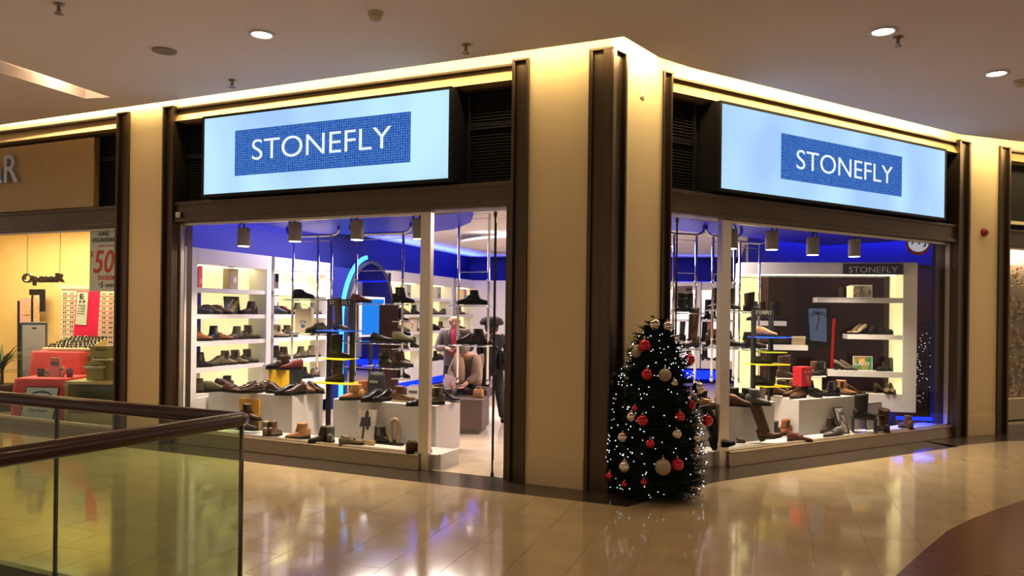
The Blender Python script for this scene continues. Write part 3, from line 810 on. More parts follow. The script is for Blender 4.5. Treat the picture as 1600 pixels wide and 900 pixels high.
def foot_part(m, Ln, heel, toe_h=.045, vamp=.085, slim=1.0):
    st = [(0, .020, .84), (.05, .029, 1.0), (.17, .034, 1.06), (.30, .034, 1.10), (.42, .037, .98), (.54, .042, .78), (.67, .047, .60), (.79, .045, .50), (.89, .037, .43), (.955, .024, .34), (1.0, .009, .20)]
    rings = []
    for f, hw, h in st:
        lift = heel * max(0, 1 - f / .62) ** 1.1 if heel > .03 else heel * max(0, 1 - f / .5) * .3
        rings.append(ring(f * Ln, hw * slim, .014 + lift, .014 + lift + max(vamp * h, toe_h * .55)))
    m.loft(rings)


def shaft_part(m, Ln, heel, top, rx0, rx1, ry0, ry1, x0=.105, x1=.09, n=12, slouch=0):
    zs = [heel * .8 + .040, heel * .8 + .085, .5 * (heel * .8 + .085 + top), top - .012, top, top - .02]
    rings = []
    for i, z in enumerate(zs):
        f = min(1, max(0, (z - zs[0]) / (top - zs[0])))
        g = f ** .6; rx, ry = rx0 * 1.22 + (rx1 - rx0 * 1.22) * g, ry0 + (ry1 - ry0) * f
        if i == 5: rx *= .86; ry *= .8
        cx = x0 + (x1 - x0) * f
        rings.append([Vector((cx * Ln / .28 + rx * math.cos(2 * math.pi * k / n), ry * math.sin(2 * math.pi * k / n), z + slouch * math.cos(2 * math.pi * k / n) * (i >= 3))) for k in range(n)])
    m.loft(rings)


def sole_part(m, Ln, heel, th, slim=1.0, block=True):
    out = [(-.004, .020), (.02, .034), (.2, .037), (.36, .033), (.5, .039), (.64, .047), (.76, .049), (.88, .042), (.96, .029), (1.015, .012)]
    pts = [(f * Ln, hw * slim, heel * max(0, 1 - f / .62) ** 1.1 if heel > .03 else 0) for f, hw in out]
    rings = []
    for x, hw, l in pts: rings.append([Vector((x, -hw, l)), Vector((x, hw, l)), Vector((x, hw, l + th)), Vector((x, -hw, l + th))])
    m.loft(rings, smooth=False)
    if heel > .03:
        b = .030 * slim
        m.hexa([(0.012, -b * .75, 0), (.065 if heel < .06 else .045, -b * .75, 0), (.065 if heel < .06 else .045, b * .75, 0), (.012, b * .75, 0), (-.002, -b, heel + .006), (.085, -b, heel * .86), (.085, b, heel * .86), (-.002, b, heel + .006)])


def lace_part(m, Ln, z0, z1, xa, xb, n=4, hw=.018):
    for k in range(n):
        f = (k + .5) / n; x = xa + (xb - xa) * f; z = z0 + (z1 - z0) * f
        m.tube([(x, -hw, z - .004), (x, 0, z + .004), (x + .004, hw, z - .004)], .0038, 5)


MESH = {}


def shoe_meshes(kind):
    if kind in MESH: return MESH[kind]
    P_ = {}
    Ln = .285; u, s, x = MB(), MB(), MB()
    if kind == 'oxford':
        foot_part(u, Ln, .02, vamp=.10); sole_part(s, Ln, .02, .018); s.box((.045, 0, .010), (.08, .06, .022)); lace_part(x, Ln, .088, .062, .11, .165)
        c = MB(); shaft_part(c, Ln, .0, .116, .060, .056, .033, .030, .088, .072, slouch=-.014); u.v and u._add(c.v, c.f, True)
    elif kind == 'loafer':
        foot_part(u, Ln, .015, vamp=.07); sole_part(s, Ln, .015, .016); s.box((.045, 0, .008), (.07, .058, .018)); x.box((.165, 0, .062), (.022, .07, .012))
        shaft_part(u, Ln, .0, .096, .058, .056, .032, .029, .085, .072, slouch=-.013)
    elif kind == 'sneaker':
        foot_part(u, Ln, .02, vamp=.092, slim=1.06); sole_part(s, Ln, .02, .032, slim=1.08); lace_part(x, Ln, .105, .066, .095, .175, 5, .02)
        shaft_part(u, Ln, .01, .108, .064, .060, .036, .034, .085, .08)
    elif kind == 'ankle':
        foot_part(u, Ln, .025, vamp=.09); shaft_part(u, Ln, .025, .165, .062, .058, .038, .042); sole_part(s, Ln, .025, .020); s.box((.045, 0, .012), (.08, .064, .026)); lace_part(x, Ln, .150, .075, .130, .165, 5, .022)
    elif kind == 'chelsea':
        foot_part(u, Ln, .03, vamp=.085); shaft_part(u, Ln, .03, .175, .060, .062, .036, .044); sole_part(s, Ln, .03, .016); s.box((.045, 0, .014), (.075, .060, .030)); x.box((.095, 0, .12), (.035, .090, .075))
    elif kind == 'heel':
        foot_part(u, .25, .065, vamp=.075, slim=.85); shaft_part(u, .25, .065, .195, .050, .054, .033, .042); sole_part(s, .25, .065, .010, slim=.87); x.box((.085, .0, .165), (.012, .092, .012))
    elif kind == 'pump':
        foot_part(u, .245, .07, vamp=.055, slim=.82); sole_part(s, .245, .07, .008, slim=.84); x.box((.175, 0, .045), (.02, .05, .008))
    elif kind == 'tall':
        foot_part(u, .26, .045, vamp=.078, slim=.9); shaft_part(u, .26, .045, .44, .050, .066, .034, .060, .10, .075); sole_part(s, .26, .045, .012, slim=.92); x.box((.075, .0, .405), (.11, .012, .012))
    elif kind == 'slouch':
        foot_part(u, .27, .02, vamp=.085); shaft_part(u, .27, .02, .27, .060, .085, .038, .066, .10, .10, slouch=.012); sole_part(s, .27, .02, .024); x.tube([(.02, .05, .20), (.10, .072, .19), (.185, .05, .20)], .008, 6)
    out = []
    for nm, b in (('upper', u), ('sole', s), ({'oxford': 'laces', 'sneaker': 'laces', 'ankle': 'laces', 'loafer': 'saddle_strap', 'chelsea': 'elastic_gusset', 'heel': 'strap', 'pump': 'bow', 'tall': 'pull_tab', 'slouch': 'drawstring'}[kind], x)):
        o = b.build(nm, None); me = o.data; bpy.data.objects.remove(o); out.append((nm, me))
    MESH[kind] = out; return out


def leather(color, gloss=.38): return M('leather_' + color.replace(' ', '_') + ('_gloss' if gloss < .3 else ''), SC[color], gloss, bump=.08, bscale=180, spec=.3)


PLACES = {}          # where -> list of (px, object, colour, kind)
KW = {'oxford': 'lace-up shoe', 'loafer': 'slip-on shoe', 'sneaker': 'sneaker', 'ankle': 'laced ankle boot', 'chelsea': 'ankle boot', 'heel': 'heeled ankle boot', 'pump': 'court shoe', 'tall': 'tall boot', 'slouch': 'short soft boot'}


def shoe(where, kind, color, p, deg, gloss=.38, sole='black', scale=1.0, tilt=None):
    t = bpy.data.objects.new('boot' if kind in ('ankle', 'chelsea', 'heel', 'tall', 'slouch') else 'shoe', None); COL.objects.link(t); t.empty_display_size = .05
    scale *= 1.06; t.scale = (scale, scale, scale * 1.12)
    rz = R(deg); Ln = .28
    off = Matrix.Rotation(rz, 3, 'Z') @ Vector((-Ln * .47 * scale, 0, 0))
    t.location = Vector(p) + off; t.rotation_euler = (0, 0, rz)
    if tilt: t.rotation_euler = (0, R(tilt), rz)
    t['category'] = 'boot' if t.name.startswith('boot') else 'shoe'; t['group'] = 'shoes ' + where
    for nm, me in shoe_meshes(kind):
        mt = leather(color, gloss) if nm == 'upper' else (leather(sole, .5) if nm == 'sole' else leather('black' if color != 'black' else 'grey', .5))
        link_mesh(nm, me, mt, t)
    px = 800 + FOC * t.location.x / t.location.y
    PLACES.setdefault(where, []).append((px, t, color, kind, gloss))
    return t


NUM = ['first', 'second', 'third', 'fourth', 'fifth', 'sixth', 'seventh', 'eighth', 'ninth', 'tenth', 'eleventh', 'twelfth', 'thirteenth', 'fourteenth', 'fifteenth', 'sixteenth']


def label_shoes():
    for where, ls in PLACES.items():
        ls.sort(key=lambda q: q[0])
        for k, (px, t, c, kd, g) in enumerate(ls):
            pos = '' if len(ls) == 1 else (f', {NUM[k]} from left' if len(ls) > 2 else (', the left one', ', the right one')[k])
            wh = where.replace(' the ', ' ')
            for a_, b_ in (('of bay right of arched', 'right of arched'), ('of bay behind bald', 'behind bald'), ('of bay at far end', 'of farthest wall bay'), ('of white display frame', 'of white frame'), ('of display frame', 'of white frame'), (' glass of rack', ' glass of rack'), ('podium in middle of right window', 'middle podium of right window'), ('leaning on podium behind right window post', 'leaning behind right window post'), ('leaning low beside tree behind right window post', 'leaning low beside the tree'), ('raised on a white plate above middle podium', 'on cream stand above middle podium'), ('raised on a black stand at right podium end', 'on black stand at right podium end'), ('raised on a small stand at orange panel', 'on small stand at orange panel')):
                wh = wh.replace(a_, b_)
            t['label'] = f"{'glossy ' if g < .3 else ''}{c} {KW[kd]} {wh}{pos}"
            if len(t['label'].split()) > 16: print('LONG', t['label'])


def surf(where, z, items, scale=1.0):
    """items: (px, py, kind, colour, heading, [gloss])  py = row where it touches the surface at height z."""
    for it in items:
        shoe(where, it[2], it[3], gz(it[0], it[1], z), it[4], it[5] if len(it) > 5 else .38, it[6] if len(it) > 6 else 'black', scale)


def on_plane(where, pl, w, z, items, scale=1.0):
    """items: (px, kind, colour, heading)  standing on a shelf of the wall unit pl, w behind its front."""
    for it in items:
        u = pl.u(it[0], w); shoe(where, it[1], it[2], pl.P(u, w, z + .0005), it[3], it[4] if len(it) > 4 else .38, 'black', scale)


TA = math.degrees(math.atan2(.949, .316))        # along the left wall, deeper to the right
S2 = 'on the second shelf of the first wall bay'
on_plane(S2, L, .16, SH[1], [(313, 'sneaker', 'navy', TA - 30), (330, 'sneaker', 'olive', TA - 20), (345, 'sneaker', 'taupe', TA - 40), (389, 'ankle', 'dark brown', TA + 165)])
on_plane('on the third shelf of the first wall bay', L, .16, SH[2], [(314, 'sneaker', 'rust', TA - 30), (331, 'chelsea', 'black', TA + 180), (347, 'loafer', 'rust', TA - 25), (367, 'ankle', 'olive', TA + 170), (391, 'chelsea', 'olive', TA - 15)])
on_plane('on the fourth shelf of the first wall bay', L, .16, SH[3], [(316, 'chelsea', 'black', TA - 20), (338, 'oxford', 'olive', TA + 170), (356, 'chelsea', 'bronze', TA - 15), (372, 'chelsea', 'bronze', TA - 30), (390, 'chelsea', 'olive', TA - 15)])
on_plane('on the lowest shelf of the first wall bay', L, .16, SH[4], [(316, 'ankle', 'olive', TA - 40), (330, 'oxford', 'bronze', TA - 25), (352, 'ankle', 'dark brown', TA + 160)])
on_plane('on the second shelf of the second wall bay', L, .16, SH[1], [(435, 'sneaker', 'navy', TA - 20), (446, 'sneaker', 'burgundy', TA - 50), (462, 'ankle', 'olive', TA + 175), (492, 'ankle', 'grey', TA - 12)])
on_plane('on the third shelf of the second wall bay', L, .16, SH[2], [(437, 'chelsea', 'beige', TA - 25), (452, 'ankle', 'olive', TA - 20), (498, 'chelsea', 'black', TA - 20)])
on_plane('on the fourth shelf of the second wall bay', L, .16, SH[3], [(436, 'heel', 'dark brown', TA - 50), (447, 'chelsea', 'olive', TA - 20), (468, 'ankle', 'olive', TA + 170), (490, 'ankle', 'taupe', TA - 15)])
on_plane('on the lowest shelf of the second wall bay', L, .16, SH[4], [(440, 'oxford', 'dark brown', TA - 30), (462, 'oxford', 'grey', TA), (478, 'ankle', 'black', TA - 20), (497, 'oxford', 'taupe', TA - 20)])
rnd = random.Random(11)
cols = ['black', 'dark brown', 'brown', 'olive', 'grey', 'taupe', 'burgundy', 'bronze']
for bn, pxs in (('bay right of the arched mirror', (614, 632, 650)), ('bay behind the bald man', (680, 691, 700)), ('bay at the far end', (720, 737))):
    for k, nm in enumerate(('second', 'third', 'fourth', 'lowest')):
        its = []
        for p in pxs:
            if rnd.random() < .12: continue
            its.append((p + rnd.uniform(-2, 2), rnd.choice(['oxford', 'loafer', 'heel', 'ankle', 'chelsea', 'oxford']), rnd.choice(cols), TA + rnd.choice([-20, -35, 170, -10])))
        on_plane(f'on the {nm} shelf of the {bn}', L, .16, SH[k + 1], its)
# boots on the back wall
on_plane('on the upper shelf at the back wall', Bk, .16, 1.62 - .0, [(1102, 'tall', 'black', 190), (1117, 'tall', 'black', -10)], .95)
on_plane('on the middle shelf at the back wall', Bk, .16, 1.06, [(1027, 'tall', 'dark brown', 185), (1063, 'tall', 'dark brown', 190), (1098, 'tall', 'black', 188), (1113, 'tall', 'tan', -8)], 1.05)
on_plane('on the lowest shelf at the back wall', Bk, .16, .60, [(1026, 'tall', 'black', 180), (1045, 'chelsea', 'brown', 200), (1074, 'tall', 'black', 185), (1105, 'tall', 'dark brown', -10), (1122, 'chelsea', 'black', 200)])

# ---------------------------------------------------------------- white podiums and window platforms
def podium(pl, px0, px1, w, dep, z, label, grp, kick=True):
    u0, u1 = pl.u(px0, w), pl.u(px1, w); a, b = min(u0, u1), max(u0, u1)
    t = thing('display_podium', label, 'podium', pl.P((a + b) / 2, w + dep / 2, 0), group=grp)
    m = MB(); m.pbox(pl, a, b, w, w + dep, .07, z); m.build('body', white, t, bevel=.004)
    m = MB(); m.pbox(pl, a + .06, b - .06, w + .06, w + dep - .06, 0, .07); m.build('plinth', M('plinth_grey', (.12, .11, .11), .5), t)
    return t


PW, PZ = .60, .64
GP = 'white display podiums'
podium(A, 327, 458.5, PW, .62, PZ, 'long white podium behind the left end of the left window', GP)
podium(A, 522, 683, PW, .60, PZ, 'long white podium behind the window post beside the entrance', GP)
podium(B, 1078, 1212, .47, .37, PZ, 'white podium partly behind the tree in the right window', GP)
podium(B, 1250, 1349, .47, .56, PZ, 'white podium in the middle of the right window', GP)
t = thing('window_platform', 'low white platform along the foot of the left window', 'platform', A.P(2.5, .3, 0))
m = MB(); m.pbox(A, uA(690, .2), ua_j + .02, .165, PW - .02, .0, .165); m.build('deck', white, t, bevel=.004)
m = MB(); m.pbox(A, uA(694, .2), uA(690, .2), .165, PW - .02, .0, .172); m.build('end_cap', white, t)
t = thing('window_platform', 'low white platform along the foot of the right window', 'platform', B.P(2.9, .3, 0))
m = MB(); m.pbox(B, ub_m1 - .30, ub_j + .02, .165, .46, .0, .165); m.build('deck', white, t, bevel=.004)
m = MB(); m.pbox(B, ub_m1 - .34, ub_m1 - .30, .165, .46, .0, .172); m.build('end_cap', white, t)

PT = PZ + .001
w1 = 'on the left white podium'
surf(w1, PT, [(335, 612, 'oxford', 'olive', 35), (352, 608, 'oxford', 'dark brown', 10), (362, 613, 'loafer', 'brown', -30), (386, 610, 'loafer', 'dark brown', 215, .25), (394, 614, 'loafer', 'dark brown', 205, .25), (406, 612, 'oxford', 'dark brown', 200, .25),
                (420, 612, 'loafer', 'brown', 30), (430, 615, 'oxford', 'dark brown', -25), (449, 617, 'oxford', 'black', 215, .2), (462, 617, 'oxford', 'dark brown', 220, .2), (479, 614, 'oxford', 'brown', -35, .22), (492, 614, 'oxford', 'dark brown', -30, .25)])
w2 = 'on the podium beside the entrance'
surf(w2, PT, [(551, 625, 'ankle', 'tan', 190, .6), (572, 618, 'ankle', 'rust', 20, .6), (582, 627, 'oxford', 'black', 225, .18), (599, 627, 'oxford', 'black', 225, .18), (630, 628, 'ankle', 'brown', -12, .6, 'beige'), (656, 634, 'loafer', 'black', 200, .2),
                (677, 632, 'chelsea', 'olive', 190), (690, 626, 'chelsea', 'dark brown', 30), (703, 628, 'pump', 'black', -10, .18)])
w3 = 'on the platform of the left window'
PL = .166
surf(w3, PL, [(386, 672, 'chelsea', 'dark brown', -15), (416, 682, 'ankle', 'taupe', 100), (429, 682, 'ankle', 'brown', 80), (467, 686, 'ankle', 'tan', 200, .6), (503, 692, 'ankle', 'dark brown', 205, .25), (516, 692, 'chelsea', 'grey', 100), (548, 696, 'loafer', 'bronze', 30),
                (598, 693, 'chelsea', 'black', -12), (625, 690, 'heel', 'dark brown', 150), (653, 708, 'oxford', 'brown', 30)])
w4 = 'on the podium behind the tree'
surf(w4, PT, [(1092, 637, 'chelsea', 'dark brown', 190), (1112, 639, 'loafer', 'tan', -20), (1124, 634, 'ankle', 'rust', 60), (1143, 630, 'ankle', 'black', 200), (1152, 635, 'oxford', 'brown', -20), (1172, 631, 'ankle', 'black', -15), (1183, 633, 'ankle', 'grey', -25)])
w5 = 'on the podium in the middle of the right window'
surf(w5, PT, [(1212, 617, 'oxford', 'brown', -15), (1225, 616, 'ankle', 'dark brown', -20), (1236, 619, 'chelsea', 'brown', 215), (1247, 622, 'chelsea', 'brown', 215), (1270, 621, 'heel', 'black', -15, .2), (1279, 619, 'loafer', 'black', 20, .2), (1297, 619, 'chelsea', 'black', 190, .18), (1319, 617, 'chelsea', 'tan', -15), (1338, 617, 'pump', 'dark brown', -25, .2)])
w6 = 'on the platform of the right window'
surf(w6, PL, [(1148, 691, 'heel', 'olive', -15), (1205, 683, 'chelsea', 'dark brown', 200), (1224, 680, 'chelsea', 'rust', 205), (1248, 690, 'loafer', 'burgundy', -15), (1277, 676, 'chelsea', 'black', 205, .2), (1294, 676, 'chelsea', 'dark brown', 205, .2), (1303, 682, 'loafer', 'grey', 200), (1378, 675, 'slouch', 'dark brown', 100), (1416, 670, 'ankle', 'brown', 95)])

# boots that lean, and the small stands they rest on
def acrylic_stand(p, w, h, label, ang=0, mat=None, d=.20):
    t = thing('shoe_stand', label, 'shoe stand', p, ang)
    m = MB(); c = Vector(p); M3 = Matrix.Rotation(ang, 3, 'Z')
    for sx in (-1, 1): m.box(c + M3 @ Vector((sx * (w / 2 - .008), 0, h / 2)), (.010, d, h - .012), ang)
    m.build('side', mat or acryl, t)
    m = MB(); m.box(c + Vector((0, 0, h - .006)), (w, d + .04, .012), ang); m.build('top', mat or acryl, t)
    return t


def stand_shoe(where, px, py, z, h, kind, color, deg, label, gloss=.38, w=.30, mat=None):
    p = gz(px, py, z); acrylic_stand(p, w, h, label, R(deg), mat)
    shoe(where, kind, color, p + UP * (h + .001), deg, gloss)


stand_shoe('raised on a small stand at the orange panel', 390, 676, PL, .16, 'chelsea', 'brown', -15, 'small clear shoe stand before the orange panel', w=.26)
stand_shoe('raised on a black stand at the right podium end', 1350, 676, PL, .20, 'slouch', 'black', -15, 'black shoe stand at the right end of the middle podium', mat=black)
stand_shoe('raised on a white plate above the middle podium', 1229, 612, PT, .20, 'slouch', 'dark brown', -10, 'cream shoe stand on the middle podium left of the red box', w=.28, mat=M('cream_plate', (.6, .5, .36), .4))
for i, (px, c) in enumerate(((1272, 'brown'), (1287, 'black'))): pass


def leaning_boot(px, py, z, deg, tilt, color, where, sc_=1.0):
    p = gz(px, py, z); t = shoe(where, 'tall', color, p, deg, .4, 'black', sc_)
    t.rotation_euler = (Matrix.Rotation(R(deg), 4, 'Z') @ Matrix.Rotation(R(tilt), 4, 'Y')).to_euler(); t.location = Vector(p) + UP * .012 * sc_
    return t


leaning_boot(1186, 692, PL, -12, -16, 'brown', 'leaning on the podium behind the right window post')
leaning_boot(1112, 706, PL, -12, -18, 'black', 'leaning low beside the tree behind the right window post')

# ---------------------------------------------------------------- boxes, cards and pictures in the windows
def cube(name, px, py, z, w, d, h, ang, mat, label, cat, lid=None, grp=None):
    p = gz(px, py, z); t = thing(name, label, cat, p, R(ang), grp); c = Vector(p); M3 = Matrix.Rotation(R(ang), 3, 'Z')
    m = MB(); m.box(c + UP * (h * .39), (w, d, h * .78), R(ang)); m.build('body', mat, t, bevel=.002)
    m = MB(); m.box(c + UP * (h * .89), (w + .006, d + .006, h * .22), R(ang)); m.build('lid', lid or mat, t, bevel=.002)
    return t


ylw = M('yellow_card', (.80, .50, .03), .4); orng = M('orange_panel', (.72, .36, .05), .35); red_b = M('red_card', (.62, .015, .03), .4)
aw = math.degrees(A.ang) - 180
yb = thing('shoe_box', 'yellow fronted dark box in the shoes on the left podium', 'box', A.P(A.u(449, PW + .42), PW + .42, PT))
ub0, ub1 = A.u(421, PW + .34), A.u(453, PW + .34)
m = MB(); m.pbox(A, ub1, ub0, PW + .335, PW + .345, PT, PT + .285); m.build('front', ylw, yb)
m = MB(); m.pbox(A, ub1, ub0, PW + .345, PW + .60, PT, PT + .285); m.build('body', M('box_dark_green', (.02, .024, .020), .4), yb)
on_plane('on top of the yellow fronted box', A, PW + .42, PT + .285, [(436, 'oxford', 'black', 200), (449, 'ankle', 'dark brown', 30), (458, 'oxford', 'burgundy', 190)])
t = thing('orange_panel', 'orange panel standing against the front of the left podium', 'display panel', A.P(A.u(392, PW - .03), PW - .03, PL))
m = MB(); u0, u1 = A.u(376, PW - .02), A.u(407, PW - .02); m.pbox(A, u1, u0, PW - .026, PW - .004, PL, .56); m.build('board', orng, t)
m = MB(); m.pbox(A, u1, u0, PW - .028, PW - .026, PL, PL + .10); m.build('base_strip', M('moss_card', (.16, .17, .07), .5), t)
rb = cube('shoe_box', 1253, 603, PT + .16, .20, .14, .26, math.degrees(B.ang), red_b, 'bright red box with faint pale print on the right podium', 'box')
B_n = -B.n
m = MB(); c_ = gz(1253, 603, PT + .16) + B_n * .0735
for du, dz, w_, h_ in ((-.03, .19, .05, .012), (.035, .19, .04, .012), (.0, .12, .012, .06), (.03, .11, .012, .05), (.045, .06, .05, .010)):
    m.box(c_ + B.d * du + UP * dz, (w_, .002, h_), B.ang)
m.build('print', M('pale_print', (.9, .45, .45), .5), rb)
acrylic_stand(gz(1253, 617, PT), .22, .16, 'low stand under the bright red box', B.ang, M('stand_taupe', (.2, .13, .09), .4), .14)
t = thing('column_stand', 'cream round stand under two boots right of the red box', 'shoe stand', gz(1274, 612, PT))
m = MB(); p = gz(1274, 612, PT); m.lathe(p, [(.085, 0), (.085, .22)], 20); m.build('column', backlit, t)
m = MB(); m.lathe(p, [(.001, .22), (.15, .22), (.15, .235), (.001, .235)], 24); m.build('top', white, t)
shoe('on the round stand right of the red box', 'chelsea', 'brown', p + Vector((-.055, -.02, .236)), 215)
shoe('on the round stand right of the red box', 'chelsea', 'black', p + Vector((.075, .02, .236)), 215)


def picture_mat(name, cols_, scale=3.0):
    """Printed photograph: soft patches of its own colours."""
    m = bpy.data.materials.new(name); m.use_nodes = True; nt = m.node_tree; N = nt.nodes; K_ = nt.links; b = N['Principled BSDF']
    tc = N.new('ShaderNodeTexCoord'); nz = N.new('ShaderNodeTexNoise'); nz.inputs['Scale'].default_value = scale; nz.inputs['Detail'].default_value = 5; nz.inputs['Distortion'].default_value = .8
    K_.new(tc.outputs['Object'], nz.inputs[0]); cr = N.new('ShaderNodeValToRGB'); e = cr.color_ramp.elements
    n = len(cols_)
    e[0].position = .3; e[0].color = (*cols_[0], 1); e[1].position = .7; e[1].color = (*cols_[-1], 1)
    for k in range(1, n - 1):
        q = e.new(.3 + .4 * k / (n - 1)); q.color = (*cols_[k], 1)
    K_.new(nz.outputs[0], cr.inputs[0]); K_.new(cr.outputs[0], b.inputs['Base Color']); b.inputs['Roughness'].default_value = .3
    return m


def leaning_card(name, p, w, h, ang, back, mat, label, cat, edge=None, lean=14):
    """A stiff card leaning back; p = middle of its lower front edge."""
    t = thing(name, label, cat, p, ang); X = Vector((math.cos(ang), math.sin(ang), 0)); Nn = Vector((-X.y, X.x, 0)); Z = (UP * math.cos(R(lean)) + Nn * math.sin(R(lean))); T = Nn * math.cos(R(lean)) - UP * math.sin(R(lean))
    p = Vector(p) + UP * .018 * math.sin(R(lean))
    def q(u, v, d): return p + X * u + Z * v + T * d
    m = MB(); m.hexa([q(-w / 2, 0, .003), q(w / 2, 0, .003), q(w / 2, 0, .018), q(-w / 2, 0, .018), q(-w / 2, h, .003), q(w / 2, h, .003), q(w / 2, h, .018), q(-w / 2, h, .018)]); m.build('board', edge or white, t)
    e = .012; m = MB(); m.hexa([q(-w / 2 + e, e, 0), q(w / 2 - e, e, 0), q(w / 2 - e, e, .003), q(-w / 2 + e, e, .003), q(-w / 2 + e, h - e, 0), q(w / 2 - e, h - e, 0), q(w / 2 - e, h - e, .003), q(-w / 2 + e, h - e, .003)]); m.build('picture', mat, t)
    return t, q, X, Z


# black and white fashion picture with a walking figure
pa = A.P(A.u(571, .40), .40, PL)
t, q, X, Z = leaning_card('photo_board', pa, .26, .40, A.ang - math.pi, 0, M('photo_grey', (.50, .46, .44), .35, var=.25, scale=9), 'grey fashion photo of a walking figure on the platform left of black boots', 'picture', M('photo_edge', (.5, .4, .28), .5), 10)
m = MB()
for (a, b, c, d) in ((-.03, .03, .20, .36), (-.045, -.015, .05, .21), (.01, .05, .16, .22), (-.09, -.03, .19, .30), (.03, .07, .20, .31)):
    m.hexa([q(a, c, -.002), q(b, c, -.002), q(b, c, 0), q(a, c, 0), q(a * .8, d, -.002), q(b * .8, d, -.002), q(b * .8, d, 0), q(a * .8, d, 0)])
m.hexa([q(-.02, .35, -.002), q(.02, .35, -.002), q(.02, .35, 0), q(-.02, .35, 0), q(-.015, .385, -.002), q(.015, .385, -.002), q(.015, .385, 0), q(-.015, .385, 0)])
m.build('printed_figure', M('photo_black', (.035, .03, .035), .4), t)
t = thing('wooden_crate', 'small pale wooden crate under the grey fashion photo', 'crate', A.P(A.u(569, .33), .33, PL))
m = MB()
for (du, z) in ((-.12, 0), (-.04, 0), (.04, 0), (.12, 0)): m.pbox(A, A.u(569, .33) + du - .03, A.u(569, .33) + du + .03, .30, .36, PL, PL + .012)
m.build('base_board', M('crate_wood', (.45, .31, .15), .6, var=.2, scale=12), t)
m = MB(); ux = A.u(569, .33)
m.pbox(A, ux - .16, ux + .16, .295, .305, PL + .014, PL + .055); m.pbox(A, ux - .16, ux - .15, .305, .36, PL + .014, PL + .055); m.pbox(A, ux + .15, ux + .16, .305, .36, PL + .014, PL + .055); m.build('rail', MATS['crate_wood'], t)
# heart-shaped tan ornament
t = thing('heart_ornament', 'tan arch-shaped ornament behind the black boots on the left platform', 'ornament', A.P(A.u(619, .47), .47, PL))
m = MB(); c = A.P(A.u(619, .47), .47, 0); X = -A.d
pts = []
for k in range(14):
    a = math.pi * k / 13; pts.append((-.075 * math.cos(a) * (1 - .25 * (1 - math.sin(a))), PL + .14 + .16 * math.sin(a)))
m.tube([c + X * pts[0][0] * .8 + UP * (PL + .028)] + [c + X * u + UP * z for u, z in pts] + [c + X * pts[-1][0] * .8 + UP * (PL + .028)], .026, 8)
m.build('arch', M('suede_tan', (.28, .19, .11), .8, bump=.2), t)
m = MB(); m.box(c + UP * (PL + .012), (.22, .08, .024), A.ang); m.build('base', black, t)
# dark photo leaning in the right window
t, q, X, Z = leaning_card('photo_board', B.P(B.u(1322, .30), .28, PL), .19, .36, B.ang, 0, picture_mat('night_photo', [(.02, .02, .03), (.06, .05, .05), (.45, .40, .36), (.03, .03, .04)], 9), 'dark photo board leaning between black boots in the right window', 'picture', black, 20)
t, q, X, Z = leaning_card('grey_board', B.P(B.u(1370, .38), .38, PL), .40, .36, B.ang, 0, M('grey_card', (.27, .25, .27), .4), 'plain grey board with dark rim leaning below the white display frame', 'display panel', black, 6)
# picture cards inside the display frame
ang = Fm.ang
t, q, X, Z = leaning_card('picture_card', Fm.P((uF(1330) + uF(1366)) / 2, .12, SF['a']), uF(1366) - uF(1330), .19, ang, 0, picture_mat('harbour_photo', [(.20, .30, .38), (.35, .25, .2), (.05, .07, .10), (.4, .35, .3)], 7), 'landscape harbour photo on the top shelf of the white display frame', 'picture', white, 5)
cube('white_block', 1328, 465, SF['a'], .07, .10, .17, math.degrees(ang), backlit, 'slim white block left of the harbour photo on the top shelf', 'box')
t, q, X, Z = leaning_card('picture_card', Fm.P((uF(1337) + uF(1368)) / 2, .12, SF['c']), uF(1368) - uF(1337), .215, ang, 0, picture_mat('lady_card', [(.02, .16, .05), (.03, .22, .08), (.60, .22, .05), (.05, .20, .07)], 6), 'green and orange picture card with white word on the third frame shelf', 'picture', white, 5)
w_ = uF(1368) - uF(1337)
text('print', 'LADY', M('card_white', (.85, .85, .80), .5), t, q(0, .10, -.0015), X, Z, .045, w_ * .75, .002)
m = MB(); m.lathe(q(-.01, .12, -.002), [(.001, 0), (.05, 0), (.05, .0015), (.001, .0015)], 14, axis=(Z.cross(X))); m.build('printed_face', M('card_orange', (.62, .25, .07), .5), t)
fr_w = 'on the second shelf of the white display frame'
on_plane(fr_w, Fm, .15, SF['b'], [(1334, 'pump', 'bronze', 200), (1342, 'pump', 'beige', 200), (1372, 'loafer', 'black', 10), (1387, 'loafer', 'black', 10)])
on_plane('on the third shelf of the white display frame', Fm, .15, SF['c'], [(1319, 'pump', 'taupe', -10), (1329, 'pump', 'grey', -15), (1386, 'ankle', 'black', 195), (1396, 'ankle', 'olive', -30)])
on_plane('on the lowest ledge of the white display frame', Fm, .14, .6205, [(1377, 'pump', 'bronze', 30), (1386, 'oxford', 'bronze', 250, .22), (1395, 'oxford', 'bronze', 250, .22)])
on_plane('on the left upper shelf of the display frame', Fm, .15, SF['d'], [(1180, 'slouch', 'black', 180), (1191, 'slouch', 'dark brown', 0), (1214, 'slouch', 'black', -10)], .9)
on_plane('on the left lower shelf of the display frame', Fm, .15, SF['e'], [(1184, 'ankle', 'black', 190), (1202, 'oxford', 'brown', -15), (1222, 'ankle', 'dark brown', 10)])
cube('gift_box', 1247, 539, SF['e'], .19, .10, .13, math.degrees(ang), M('box_kraft', (.33, .24, .14), .6), 'small kraft box at the end of the left lower frame shelf', 'box', M('box_pale', (.62, .52, .36), .6))

